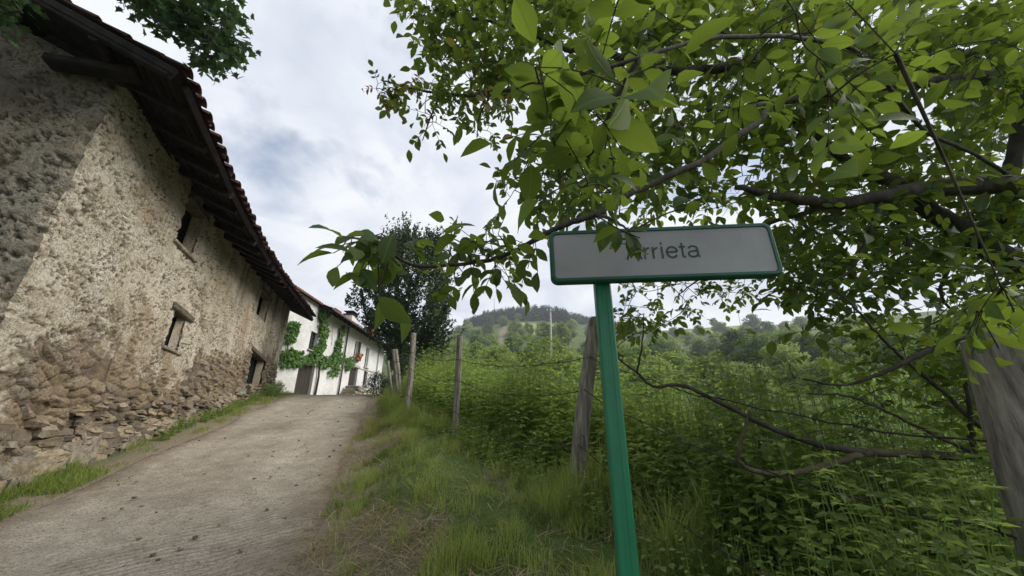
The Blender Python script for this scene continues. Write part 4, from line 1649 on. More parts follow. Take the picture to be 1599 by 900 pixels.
limb('branch', pd((1599, 720, 2.35), (1560, 690, 2.3), (1511, 650, 2.25), (1465, 605, 2.25), (1411, 561, 2.25), (1370, 520, 2.25), (1333, 478, 2.25), (1300, 450, 2.3)), .017, .004)
limb('branch', pd((1517, 700, 2.3), (1518, 667, 2.25), (1511, 594, 2.2), (1530, 540, 2.2)), .016, .006)
limb('branch', pd((1544, 713, 2.3), (1480, 690, 2.25), (1400, 650, 2.2), (1330, 620, 2.2), (1260, 615, 2.2)), .012, .004)

skel = [p for p in skel]
twig_mb = MB()
lv = dict(P=[], D=[], N=[], L=[], t=[])


ALLOW = [(925, 330), (932, 400), (975, 395), (985, 412), (1015, 410), (1018, 330)]


XMIN = -9e9


def blocked(P, pad=0.0):
    """true where a twig would hang across the face of the sign or brush the lens"""
    P = np.asarray(P)
    a, b, f = project(P)
    if np.any(np.linalg.norm(P - EYE, axis=1) < .62):
        return True
    if np.any((a < XMIN + 600 * pad * .6 / np.maximum(f, .3)) & (f < 2)):
        return True
    m = 600 * pad * .5 / np.maximum(f, .2)
    hit = (a > 862 - m) & (a < 1232 + m) & (b > 356 - m) & (b < 445 + m) & (P[:, 1] < SY + .05)
    return bool(np.any(hit & ~in_poly(a, b, ALLOW)))


def compound(p, d, n_pairs, ll, tint):
    """a walnut leaf: leaflets in pairs along a drooping stalk and one at its tip"""
    d = norm(d)
    side = norm(np.cross(d, rand_dir(1)[0] * .35 + np.array([0, 0, 1.0])))
    up = np.cross(side, d)
    L = ll * (1.0 + .55 * n_pairs)
    m = 2 * n_pairs + 2
    t = np.linspace(0, 1, m)
    dmul = 1.0
    droop = rng.uniform(.08, .35)
    st = p + d * (L * t)[:, None] + np.array([0, 0, -1.0]) * (droop * L * t * t)[:, None]
    if blocked(st, ll):
        return
    twig_mb.tube(st[::2] if m > 4 else st, .0016, 4, cap=False, mi=1)
    for j in range(n_pairs):
        q = st[int((.42 + .5 * j / max(1, n_pairs)) * (m - 1))]
        for s_ in (1, -1):
            dd = norm(d * .55 + side * s_ * .9 + np.array([0, 0, -.22 - droop]) + rng.normal(0, .16, 3))
            lv['P'].append(q); lv['D'].append(dd); lv['N'].append(up + rng.normal(0, .3, 3))
            lv['L'].append(ll * rng.uniform(.7, 1.0) * (.75 + .25 * (j + 1) / n_pairs)); lv['t'].append(tint + rng.normal(0, .05))
    lv['P'].append(st[-1]); lv['D'].append(norm(st[-1] - st[-2] + rng.normal(0, .03, 3))); lv['N'].append(up + rng.normal(0, .25, 3))
    lv['L'].append(ll * rng.uniform(1.0, 1.3)); lv['t'].append(tint + rng.normal(0, .05))


def grow(points, leafL, tips=(3, 5), pairs=(2, 3), young=.0, fall=.05):
    """grow a twig from the nearest wood to every point and hang leaves round it"""
    global skel
    S_ = np.array(skel)
    d0 = np.array([np.min(np.sum((S_ - p) ** 2, 1)) for p in points])
    for p in np.asarray(points)[np.argsort(d0)]:
        S_ = np.array(skel) if len(skel) != len(S_) else S_
        dd = np.sum((S_ - p) ** 2, 1)
        q = S_[np.argmin(dd)]
        v = p - q
        L = np.linalg.norm(v)
        if L < .03:
            v = rand_dir(1)[0] * .05
            L = .05
        mid = q + v * .5 + rng.normal(0, .06 * L, 3) + np.array([0, 0, .05 * L])
        pts = smooth_path([q, mid, p], 4)
        if blocked(pts):
            continue
        r = .0028 + .0045 * min(L, 1.2)
        twig_mb.tube(pts, np.linspace(r, .002, len(pts)), 5, cap=False, mi=1)
        skel.extend(pts[2:])
        out = norm(v)
        k = rng.integers(*tips) if tips[1] > tips[0] else tips[0]
        yt = rng.random() < young
        for j in range(k):
            a = pts[-1] if j < 2 else pts[rng.integers(len(pts) // 2, len(pts))]
            d = norm(out * .5 + rand_dir(1)[0] * .9 + np.array([0, 0, fall]))
            compound(a, d, rng.integers(pairs[0], pairs[1] + 1), leafL * rng.uniform(.75, 1.2), rng.uniform(.90, 1.0) if yt else rng.uniform(.0, .70))


def scatter(poly, n, d0, d1, leafL, **kw):
    px = sample_poly(poly, n)
    dep = rng.uniform(d0, d1, n)
    pts = np.array([atd(a, b, c) for (a, b), c in zip(px, dep)])
    grow(pts, leafL, **kw)


CAN = [(640, 0), (690, 60), (700, 140), (790, 150), (850, 170), (880, 215), (850, 265), (850, 330), (900, 350), (1200, 335), (1250, 420), (1599, 330), (1640, 0), (1100, -40)]
scatter(CAN, 380, 2.75, 5.4, .128)
scatter([(1000, -30), (900, 200), (1000, 320), (1240, 330), (1640, 330), (1640, -30)], 170, 2.6, 4.6, .13)
scatter([(640, 5), (660, 70), (700, 150), (720, 95), (800, 165), (860, 150), (860, -10), (660, -20)], 50, 2.5, 3.4, .085)
scatter([(620, 120), (605, 165), (660, 170), (655, 225), (690, 205), (720, 170), (745, 225), (775, 220), (775, 185), (830, 160), (800, 60), (700, 60), (660, 95)], 42, 2.45, 3.1, .068, tips=(2, 4), young=.08)
scatter([(590, 130), (585, 150), (620, 165), (640, 130)], 9, 2.5, 2.8, .055, tips=(2, 4), young=.25)
scatter([(640, -5), (640, 15), (665, 40), (690, 0)], 6, 2.6, 3.0, .06, tips=(2, 3))
scatter([(800, 270), (790, 310), (850, 340), (930, 330), (930, 250), (850, 215)], 26, 1.8, 3.0, .075)
# bigger leaves close to the lens
scatter([(830, 150), (800, 185), (870, 230), (860, 300), (930, 330), (1010, 330), (1100, 200), (1250, 180), (1400, 100), (1590, 80), (1590, 20), (1200, 20), (960, 60)], 36, .95, 1.9, .09, tips=(2, 4))
scatter([(850, 90), (790, 140), (830, 165), (930, 175), (960, 90)], 5, .80, 1.0, .115, tips=(1, 3), pairs=(1, 2))
scatter([(850, 235), (830, 300), (900, 330), (960, 300), (930, 235)], 5, .95, 1.15, .10, tips=(1, 3), pairs=(1, 2))
# the long low spray on the left of the sign
XMIN = 485
scatter([(530, 362), (525, 400), (560, 400), (640, 398), (650, 375), (560, 358)], 12, 1.4, 1.55, .10, tips=(2, 4), pairs=(1, 1), fall=-.55)
scatter([(700, 365), (700, 410), (740, 440), (820, 410), (845, 380), (820, 345), (750, 360)], 20, 1.45, 1.75, .075, tips=(2, 3), pairs=(1, 2), fall=-.25)
scatter([(905, 335), (940, 390), (1010, 385), (1015, 345)], 5, 1.26, 1.36, .052, tips=(1, 3), pairs=(1, 2))
scatter([(1080, 330), (1110, 345), (1140, 335), (1100, 310)], 2, 1.25, 1.36, .07, tips=(1, 2), pairs=(1, 1))
# the leaves that hide the beginning of the name
nx_ = pd((930, 335, 1.33), (952, 350, 1.325), (975, 362, 1.32), (1000, 372, 1.31))
twig_mb.tube(np.array(nx_), [.003, .0026, .0022, .0018], 5, cap=False, mi=1)
for (a_, b_, L_) in (((952, 350, 1.325), (937, 392, 1.29), .09), ((960, 355, 1.325), (964, 393, 1.29), .085), ((975, 362, 1.32), (1003, 406, 1.28), .115), ((978, 360, 1.32), (1012, 358, 1.29), .085), ((945, 345, 1.325), (932, 366, 1.30), .075), ((985, 366, 1.32), (988, 402, 1.29), .085)):
    p0_, p1_ = atd(*a_), atd(*b_)
    lv['P'].append(p0_); lv['D'].append(norm(p1_ - p0_)); lv['N'].append(np.array([.1, -1.0, .35]) + rng.normal(0, .12, 3)); lv['L'].append(np.linalg.norm(p1_ - p0_)); lv['t'].append(rng.uniform(.25, .5))
# behind and below the sign
scatter([(965, 450), (960, 500), (1030, 530), (1060, 490), (1130, 470), (1180, 460), (1215, 440), (1210, 425), (990, 425)], 42, 3.2, 4.6, .075, tips=(2, 4))
scatter([(950, 470), (960, 600), (1000, 560), (1010, 480)], 12, 2.4, 3.2, .06, tips=(2, 3), young=.05)
scatter([(1210, 340), (1200, 440), (1270, 470), (1350, 440), (1480, 420), (1640, 430), (1640, 300), (1300, 320)], 125, 2.5, 4.8, .10)
scatter([(1220, 420), (1225, 470), (1290, 520), (1320, 640), (1420, 600), (1500, 690), (1620, 690), (1620, 420)], 200, 2.2, 4.4, .09, tips=(2, 4))
scatter([(1500, 440), (1500, 500), (1620, 530), (1620, 440)], 6, 1.0, 1.35, .08, tips=(2, 4), pairs=(1, 2), fall=-.2)
scatter([(1240, 560), (1150, 640), (1180, 720), (1300, 720), (1420, 660), (1350, 590)], 16, 2.1, 2.8, .05, tips=(1, 3))
# the rest of the crown, above and beyond the frame, shading the bank
scatter([(700, -30), (700, -420), (2300, -420), (2300, 500), (1650, 450), (1650, -30)], 130, 2.6, 5.5, .125)
mb = twig_mb
Lp = {k: np.array(v) for k, v in lv.items()}
keepl = np.linalg.norm(Lp['P'] - EYE, axis=1) > .55
# leaves that would hang across the sign are kept only round its upper left, where they hide the name's first letters
cx_, cy_, cf_ = project(Lp['P'] + Lp['D'] * (Lp['L'] * .5)[:, None])
tx_, ty_, tf_ = project(Lp['P'] + Lp['D'] * Lp['L'][:, None])
infront = Lp['P'][:, 1] < SY + .05
onsign = lambda a, b: (a > 858) & (a < 1232) & (b > 352) & (b < 445)
allowed = in_poly(cx_, cy_, [(925, 330), (932, 400), (975, 395), (985, 412), (1015, 410), (1018, 330)]) | in_poly(cx_, cy_, [(1100, 330), (1105, 368), (1135, 368), (1135, 330)])
keepl &= ~(infront & (onsign(cx_, cy_) | onsign(tx_, ty_)) & ~allowed)
Lp = {k: v[keepl] for k, v in Lp.items()}
mb.leaves(LEAFLET, Lp['P'], Lp['D'], Lp['N'], Lp['L'], np.clip(Lp['t'], 0, 1), W=Lp['L'] * rng.uniform(.95, 1.25, len(Lp['L'])), veins=True)
part(mb, 'crown', [M['walnut_leaf'], M['bark']], walnut, WB, True)
print('walnut leaflets', len(Lp['P']))

# ------------------------------------------------------------------ maple over the barn gable
MX, MY = -5.2, -2.6
MZ = float(H(MX, MY))
maple = thing('maple_tree', (MX, MY, MZ), 'maple tree whose dark lobed leaves hang over the barn roof corner', 'tree')
AB = np.array(maple.location)
skel = []
MF = np.array([MX + .2, MY + .3, MZ + 4.2])
limb('trunk', [np.array([MX, MY, MZ - .3]), np.array([MX - .1, MY + .1, MZ + 1.6]), np.array([MX, MY + .1, MZ + 3]), MF], .26, .18, n=14, parent=maple, base=AB)
limb('limb', [MF, atd(-300, -420, 5.0), atd(-50, -260, 5.3), atd(120, -120, 5.3), atd(230, -20, 5.2), atd(300, 40, 5.1), atd(350, 75, 5.0)], .13, .012, parent=maple, base=AB)
limb('limb', [MF, atd(-500, -300, 4.6), atd(-250, -150, 4.3), atd(-80, -40, 4.2), atd(0, 10, 4.1), atd(35, 20, 4.0)], .09, .01, parent=maple, base=AB)
limb('limb', [MF, atd(-200, -700, 5.5), atd(100, -560, 6.3), atd(400, -430, 6.8)], .10, .02, parent=maple, base=AB)
twig_mb = MB()
mP, mD, mN, mL, mt = [], [], [], [], []


def maple_scatter(poly, n, d0, d1, L, k=(5, 9), spread=.16):
    global skel
    px = sample_poly(poly, n)
    pts = np.array([atd(a, b, c) for (a, b), c in zip(px, rng.uniform(d0, d1, n))])
    S_ = np.array(skel)
    d0_ = np.array([np.min(np.sum((S_ - p) ** 2, 1)) for p in pts])
    for p in pts[np.argsort(d0_)]:
        S_ = np.array(skel)
        q = S_[np.argmin(np.sum((S_ - p) ** 2, 1))]
        v = p - q
        ps = smooth_path([q, q + v * .5 + rng.normal(0, .04, 3), p], 3)
        twig_mb.tube(ps, np.linspace(.006, .002, len(ps)), 5, cap=False, mi=1)
        skel.extend(ps[1:])
        for j in range(rng.integers(*k)):
            mP.append(p + rng.normal(0, spread * .5, 3))
            mD.append(rand_dir(1)[0] * .8 + np.array([0, 0, -.55]))
            mN.append(rand_dir(1)[0] * .6 + np.array([0, 0, 1.0]))
            mL.append(L * rng.uniform(.7, 1.2)); mt.append(rng.uniform(.1, .8))


maple_scatter([(170, -5), (200, 8), (235, 25), (262, 55), (300, 72), (305, 90), (330, 108), (372, 105), (380, 60), (375, 15), (335, -10)], 150, 4.7, 5.5, .115)
maple_scatter([(-30, -10), (-20, 40), (0, 40), (20, 18), (50, 12), (60, -10)], 26, 3.9, 4.4, .10)
maple_scatter([(120, -20), (-100, -150), (-700, -200), (-700, -900), (300, -900), (500, -300), (345, -20)], 420, 4.2, 7.0, .19, k=(8, 13), spread=.3)  # unseen crown mass out of frame, placed to shade the gable
mb = twig_mb
mb.leaves(MAPLE, np.array(mP), np.array(mD), np.array(mN), np.array(mL), np.array(mt))
part(mb, 'crown', [M['maple_leaf'], M['bark']], maple, AB)

# ------------------------------------------------------------------ dark evergreen by the end of the track
LX, LY = -4.55, 15.6
LZ = float(H(LX, LY))
ev = thing('evergreen_tree', (LX, LY, LZ), 'dense dark evergreen tree with upright sprigs at the end of the track', 'tree')
EB = np.array(ev.location)
mb = MB()
for j in range(4):
    a = rng.uniform(0, 6.3)
    P = smooth_path([np.array([LX, LY, LZ - .2]), np.array([LX + .2 * math.cos(a), LY + .2 * math.sin(a), LZ + 2]), np.array([LX + .7 * math.cos(a), LY + .7 * math.sin(a), LZ + 5.2])])
    mb.tube(P, np.linspace(.10, .02, len(P)), 7, bump=.2)
part(mb, 'trunk', M['bark'], ev, EB, True)
mb = MB()
nsp = 1900
hz = rng.uniform(.15, 6.5, nsp) ** 1.0
prof_r = np.interp(hz, [0, .5, 1.5, 3.0, 4.6, 5.8, 6.8], [.6, .75, 1.1, 1.7, 1.5, 1.0, .25])
az = rng.uniform(0, 2 * math.pi, nsp)
lob = 1 + .26 * np.sin(az * 3 + hz * 1.3) + .20 * np.sin(az * 5 - hz * 2.6)
rr = prof_r * lob * rng.uniform(.35, 1.0, nsp) ** .5
SPP = np.stack([LX + .1 + .55 * np.clip(1 - hz / 3.2, 0, 1) + rr * np.cos(az), LY + rr * np.sin(az), LZ + hz], -1)
SPD = norm(np.stack([np.cos(az) * .5, np.sin(az) * .5, rng.uniform(.5, 1.6, nsp)], -1) + rng.normal(0, .2, (nsp, 3)))
for p, dv in zip(SPP, SPD):
    L = rng.uniform(.35, .8) * (1.7 if p[2] > LZ + 5.2 and rng.random() < .5 else 1)
    n_ = 26
    t = rng.uniform(0, 1, n_)
    q = p + dv * (L * t)[:, None] + rng.normal(0, .05, (n_, 3)) * (1.1 - t)[:, None]
    mb.leaves(SMALL, q, dv * .7 + rand_dir(n_), rand_dir(n_) + [0, 0, .8], rng.uniform(.09, .16, n_), rng.uniform(.05, .8, n_))
part(mb, 'crown', M['laurel_leaf'], ev, EB)

# ------------------------------------------------------------------ hillside trees
def make_tree(name, mat, hgt, wid, nlob, per, leaf, seed, shape='round'):
    global rng
    keep_, rng = rng, np.random.default_rng(seed)
    root = thing(name, (0, 0, 0), 'tree', 'tree')
    mb = MB()
    mb.tube(smooth_path([np.array([0, 0, -1.2]), np.array([.1, 0, hgt * .3]), np.array([0, .1, hgt * .7])]), np.linspace(wid * .035, wid * .012, 13), 7, bump=.2)
    for j in range(5):
        a = j * 1.26 + rng.uniform(-.3, .3)
        b = np.array([math.cos(a) * wid * .33, math.sin(a) * wid * .33, hgt * rng.uniform(.5, .8)])
        mb.tube(smooth_path([np.array([.05, 0, hgt * .3]), b * [.5, .5, .85], b], 4), np.linspace(wid * .018, wid * .006, 9), 5)
    part(mb, 'trunk', M['bark'], root, np.zeros(3), True)
    mb = MB()
    for j in range(nlob):
        h = rng.uniform(.22, .95)
        a = rng.uniform(0, 6.3)
        pr = np.interp(h, [.2, .4, .65, .85, 1.0], [.30, .46, .46, .30, .05]) if shape == 'round' else np.interp(h, [.1, .3, 1.0], [.4, .36, .03])
        r = wid * pr * rng.uniform(.35, .95)
        rad = wid * rng.uniform(.13, .22)
        C = np.array([math.cos(a) * r, math.sin(a) * r, h * hgt])
        tl = rng.uniform(.25, .7)
        leaf_cloud(mb, CLUMP if leaf > .16 else SMALL, C, (rad, rad, rad * .72), per, leaf, .15, None, (tl - .22, tl + .22), .35)
    part(mb, 'crown', M[mat], root, np.zeros(3))
    rng = keep_
    return root


TREES = [('broadleaf_tree', 'hill_leaf', 8.5, 9.0, 46, 130, .42, 1, 'light green broadleaf tree with a wide crown on the wooded hillside', 'light broadleaf trees on the hillside'),
         ('broadleaf_tree', 'hill_leaf', 10, 8.0, 44, 130, .42, 2, 'light green broadleaf tree with a tall crown on the wooded hillside', 'taller light broadleaf trees on the hillside'),
         ('broadleaf_tree', 'dark_leaf', 9.5, 9.0, 46, 130, .42, 3, 'dark green broadleaf tree among lighter ones on the hillside', 'dark broadleaf trees on the hillside')]
protos = []
for (nm, mt_, h_, w_, nl, pe, lf, sd_, lab, grp) in TREES:
    o = make_tree(nm, mt_, h_, w_, nl, pe, lf, sd_)
    tag(o, lab, 'tree', grp)
    protos.append(o)
used = [False] * 3


def plant(kind, x, y, s, sink=.0, label=None, group=None):
    o = protos[kind] if not used[kind] else copy_tree(protos[kind])
    used[kind] = True
    o.location = (x, y, float(H(x, y)) - sink)
    o.rotation_euler = (0, 0, rng.uniform(0, 6.28))
    o.scale = (s * rng.uniform(.9, 1.1), s * rng.uniform(.9, 1.1), s * rng.uniform(.85, 1.15))
    if label:
        o['label'] = label
        o['group'] = group
    return o


count = 0
for (R, sp, s0, rmin, rmax) in ((22, 3.4, .36, .22, 2.6), (28, 3.8, .42, .02, 2.6), (36, 4.4, .5, -.08, 2.6), (47, 5.0, .62, -.12, 2.4), (62, 6.0, .74, -.16, 2.1), (82, 6.8, .82, -.2, 1.8), (108, 7.8, .92, -.24, 1.5), (140, 9.5, 1.0, -.26, 1.3), (180, 11.5, 1.08, -.28, 1.1), (230, 13.5, 1.15, -.3, 1.0), (285, 15.5, 1.2, -.32, .9), (340, 17, 1.25, -.32, .85), (395, 20, 1.2, -.32, .46)):
    a0, a1 = math.atan(rmin), math.atan(rmax)
    n = int((a1 - a0) * R / sp)
    for j in range(n):
        a = a0 + (a1 - a0) * (j + rng.uniform(.1, .9)) / n
        rr = R * rng.uniform(.9, 1.1)
        x, y = rr * math.sin(a), rr * math.cos(a)
        if float(meadow_at(x, y)) > .15 or float(meadow_at(x * .97, y * .97)) > .3:
            continue
        q = fbm(np.array([x / 40]), np.array([y / 40]), 91)[0] + rng.uniform(-.18, .18)
        kind = 2 if q > .60 else (1 if q > .48 else 0)
        plant(kind, x, y, s0 * rng.uniform(.75, 1.2), .3)
        count += 1
print('hill trees', count)
# lone tree on the skyline meadow
lp = math.atan(.545)
lt = plant(2, 449 * math.sin(lp), 449 * math.cos(lp), .95, .2, 'small round tree standing alone on the skyline meadow', 'lone skyline tree')
del lt['group']

# conifer plantation on the ridge: one mass of spires
mb = MB()
nc = 0
for j in range(2600):
    a = math.atan(rng.uniform(-.13, .36))
    r_ = math.tan(a)
    R = rng.uniform(395, 470)
    if r_ > .17:
        R = rng.uniform(425, 470)
    x, y = R * math.sin(a), R * math.cos(a)
    if r_ > .2 and rng.random() < .5:
        continue
    if float(meadow_at(x, y)) > .1:
        continue
    h = rng.uniform(9, 15) * (1.0 if -.08 < r_ < .15 else .75)
    z = float(H(x, y))
    w = h * rng.uniform(.16, .24)
    nl = 30
    t = rng.uniform(.05, 1, nl)
    az = rng.uniform(0, 6.3, nl)
    P = np.stack([x + np.cos(az) * w * .3 * (1 - t), y + np.sin(az) * w * .3 * (1 - t), z + h * t], -1)
    D = np.stack([np.cos(az), np.sin(az), -.35 + .9 * t], -1)
    mb.leaves(CLUMP, P, D, np.tile([0, 0, 1.0], (nl, 1)) + .5 * rand_dir(nl), w * (1.15 - t) + .35, rng.uniform(0, .8, nl))
    nc += 1
forest = mb.build('forest', M['conifer'])
tag(forest, 'dark conifer plantation along the hilltop', kind='stuff')

# mast on the ridge
mp_ = at(772, 485, 455)
mz = float(H(mp_[0], mp_[1]))
mast = thing('radio_mast', (mp_[0], mp_[1], mz), 'thin lattice radio mast on the hilltop above the trees', 'mast')
mb = MB()
for (dx, dy) in ((-.5, -.4), (.5, -.4), (0, .5)):
    mb.tube(np.array([[mp_[0] + dx, mp_[1] + dy, mz - 1], [mp_[0] + dx * .3, mp_[1] + dy * .3, mz + 30]]), .12, 5)
for q in range(14):
    z0 = mz + q * 2.1
    k0 = 1 - .7 * q / 14
    mb.tube(np.array([[mp_[0] - .5 * k0, mp_[1] - .4 * k0, z0], [mp_[0] + .5 * k0, mp_[1] - .4 * k0, z0 + 2]]), .06, 4)
part(mb, 'tower', M['grey_pipe'], mast, np.array(mast.location))

# utility pole with its wires
up_ = at(861, 590, 48)
uz = float(H(up_[0], up_[1]))
utop = at(860, 482, 48)
upole = thing('utility_pole', (up_[0], up_[1], uz), 'tall concrete utility pole standing on the green slope', 'utility pole')
UB = np.array(upole.location)
mb = MB()
mb.tube(np.array([[up_[0], up_[1], uz - .5], [utop[0], up_[1], utop[2]]]), [.17, .11], 10)
part(mb, 'shaft', M['concrete'], upole, UB, True)
mb = MB()
mb.box((utop[0], up_[1] - .16, utop[2] - .35), (1.1, .1, .1), bev=.01)
part(mb, 'crossarm', M['grey_pipe'], upole, UB)
for e in (-.45, 0, .45):
    mb = MB()
    mb.tube(np.array([[utop[0] + e, up_[1] - .16, utop[2] - .3], [utop[0] + e, up_[1] - .16, utop[2] - .2], [utop[0] + e, up_[1] - .16, utop[2] - .08]]), [.03, .055, .03], 8)
    part(mb, 'insulator', M['white_trim'], upole, UB)
mb = MB()
for e in (-.45, .45):
    a = np.array([utop[0] + e, up_[1] - .16, utop[2] - .1])
    b = np.array([34.0 + e, 110.0, float(H(34, 110)) + 9])
    t = np.linspace(0, 1, 30)[:, None]
    q = a + (b - a) * t
    q[:, 2] -= (4 * t * (1 - t))[:, 0] * 2.0
    mb.tube(q, .018, 4)
part(mb, 'wire', M['pipe'], upole, UB)
gp = at(868, 585, 47)
gz = float(H(gp[0], gp[1]))
mb = MB()
for j in range(60):
    pass
uu, vv_ = np.meshgrid(np.linspace(-1, 1, 14), np.linspace(0, 1, 9), indexing='ij')
zt_ = max(gp[2] + .2, gz + .9)
X = gp[0] + uu * .9 + .1 * np.sin(vv_ * 5)
Y = gp[1] - .5 + .3 * np.cos(uu * 2) - .5 * vv_
Zq = zt_ - (zt_ - gz) * vv_ + .12 * np.sin(uu * 9 + vv_ * 3) * (1 - vv_)
i = np.arange(13)[:, None] * 9
k = np.arange(8)[None]
mb.add(np.stack([X, Y, Zq], -1).reshape(-1, 3), np.stack([i + k, i + 9 + k, i + 10 + k, i + k + 1], -1).reshape(-1, 4))
tarp = mb.build('tarpaulin', M['green_plastic'], None, True, loc=np.array([gp[0], gp[1], gz]))
tag(tarp, 'bright green sheet lying at the foot of the utility pole', 'tarpaulin')
sol = tarp.modifiers.new('thickness', 'SOLIDIFY')
sol.thickness = .02

# ------------------------------------------------------------------ shrubs on the slope and along the field
def make_shrub(mat, hgt, wid, n, leaf, seed, tmpl=SMALL):
    global rng
    keep_, rng = rng, np.random.default_rng(seed)
    root = thing('shrub', (0, 0, 0), 'shrub', 'shrub')
    mb = MB()
    for j in range(9):
        a = rng.uniform(0, 6.3)
        b = np.array([math.cos(a) * wid * .36, math.sin(a) * wid * .36, hgt * rng.uniform(.6, .95)])
        mb.tube(smooth_path([np.array([math.cos(a) * .06, math.sin(a) * .06, -.3]), b * [.45, .45, .55], b], 4), np.linspace(.022, .006, 9), 5)
    part(mb, 'stems', M['bark'], root, np.zeros(3), True)
    mb = MB()
    for j in range(22):
        a = rng.uniform(0, 6.3)
        h = rng.uniform(.18, .9)
        r = wid * .5 * math.sqrt(max(.05, 1 - (2 * h - 1) ** 2)) * rng.uniform(.3, .9)
        rad = wid * rng.uniform(.13, .23)
        tl = rng.uniform(.22, .62)
        leaf_cloud(mb, tmpl, (math.cos(a) * r, math.sin(a) * r, h * hgt), (rad, rad, rad * .9), n // 22, leaf, .15, None, (tl - .22, tl + .25), .2)
    part(mb, 'foliage', M[mat], root, np.zeros(3))
    rng = keep_
    return root


SHR = {'green': make_shrub('shrub_leaf', 2.2, 2.6, 4400, .10, 11), 'dark': make_shrub('laurel_leaf', 2.2, 2.8, 4400, .10, 12), 'pale': make_shrub('pale_leaf', 2.2, 2.4, 4200, .09, 13)}
shr_used = {k_: False for k_ in SHR}
SHLAB = {'green': ('leafy green shrub in the thicket beyond the fence', 'green shrubs beyond the fence'),
         'dark': ('dark green shrub in the hedge beyond the nettles', 'dark shrubs beyond the fence'),
         'pale': ('pale silvery green shrub below the fence', 'pale shrubs beyond the fence')}


def shrub(kind, x, y, s, label=None, cat='shrub', hz=1.0):
    o = SHR[kind] if not shr_used[kind] else copy_tree(SHR[kind])
    shr_used[kind] = True
    o.location = (x, y, float(H(x, y)) - .1)
    o.rotation_euler = (0, 0, rng.uniform(0, 6.28))
    o.scale = (s * rng.uniform(.9, 1.15), s * rng.uniform(.9, 1.15), s * hz)
    tag(o, label or SHLAB[kind][0], cat, SHLAB[kind][1] if label is None else None)
    if label is not None and 'group' in o:
        del o['group']
    return o


for (px, py, y, kind, s, hz_) in ((760, 576, 19, 'dark', .9, .8), (800, 576, 20, 'dark', 1.0, .8), (840, 584, 18.5, 'dark', .9, .8), (880, 591, 19, 'dark', .95, .8), (730, 585, 18, 'green', 1.0, .9), (700, 585, 16.5, 'dark', .9, 1.0), (670, 592, 14.8, 'green', .8, .9),
                                  
                                  
                                   (1360, 600, 13, 'green', 1.3, 1.2), (1420, 590, 15, 'green', 1.5, 1.2), (1480, 580, 13, 'pale', 1.3, 1.2), (1540, 570, 12, 'green', 1.4, 1.2), (1600, 570, 11, 'green', 1.4, 1.3),
                                  (1000, 655, 12, 'dark', .9, .9), (1120, 690, 9, 'green', .9, .8), (1180, 680, 9.5, 'pale', .9, .9), (1260, 670, 8.5, 'green', 1.0, 1), (1340, 660, 8.5, 'pale', 1.0, 1.1), (1420, 650, 8, 'green', 1.1, 1.1), (1510, 640, 8, 'pale', 1.0, 1.2), (1580, 640, 7.5, 'green', 1.1, 1.2), (1660, 640, 7, 'green', 1.1, 1.2),
                                  (1220, 710, 6.5, 'green', .7, .8), (1310, 710, 6.2, 'green', .75, .8), (1400, 700, 6.0, 'pale', .8, .8), (1490, 700, 5.6, 'green', .8, .9)):
    p = at(px, py, y)
    o = shrub(kind, p[0], y, s, None, hz=s * hz_)
    # raise or lower the crown to the level it has in the scene
    need = (p[2] - (o.location.z + .1)) / 2.2
    o.scale.z = float(np.clip(need * 1.12, .45 * s, 1.9 * s))
p = at(1045, 665, 7.2)
o = shrub('pale', p[0], 7.2, .62, 'pale whitish bush standing alone right of the green sign post', 'bush')
o.scale.z = max(.5, (at(1045, 640, 7.2)[2] - o.location.z) / 2.2)
p = at(443, 600, 13.9)
o = shrub('green', p[0] - .3, 14.0, .30, 'small green bush at the far foot of the barn wall', 'bush')
for (xx, yy, ss_, lab) in ((-5.0, 15.0, .42, 'green bush against the left foot of the dark evergreen'), (-3.6, 14.4, .7, 'green bush against the right foot of the dark evergreen')):
    shrub('dark', xx, yy, ss_, lab, 'bush')

# plastic tree guard among the weeds
tg = at(1086, 690, 6.4)
tgz = float(H(tg[0], 6.4))
ttop = at(1090, 672, 6.4)
guard = thing('tree_guard', (tg[0], 6.4, tgz), 'pale plastic tube protecting a sapling in the thicket', 'tree guard')
mb = MB()
n_ = 12
an = np.arange(n_) * 2 * math.pi / n_
V = np.concatenate([np.stack([tg[0] + e + np.cos(an) * r_, 6.4 + np.sin(an) * r_, np.full(n_, z)], -1) for z, r_, e in ((tgz - .1, .085, -.04), ((tgz + ttop[2]) / 2, .088, 0), (ttop[2], .09, .03), (ttop[2], .083, .03), (tgz, .08, -.04))])
mb.add(V, [(r0 * n_ + j, r0 * n_ + (j + 1) % n_, r0 * n_ + n_ + (j + 1) % n_, r0 * n_ + n_ + j) for r0 in range(4) for j in range(n_)])
part(mb, 'tube', M['guard'], guard, np.array(guard.location), True)
mb = MB()
mb.tube(np.array([[tg[0] + .1, 6.4, tgz - .2], [tg[0] + .13, 6.4, ttop[2] + .1]]), .014, 6)
part(mb, 'stake', M['old_wood'], guard, np.array(guard.location))
mb = MB()
mb.tube(np.array([[tg[0], 6.4, tgz], [tg[0] + .02, 6.4, ttop[2] + .45]]), .008, 6)
leaf_cloud(mb, SMALL, (tg[0] + .02, 6.4, ttop[2] + .35), (.16, .16, .25), 60, .07)
part(mb, 'sapling', M['pale_leaf'], guard, np.array(guard.location))

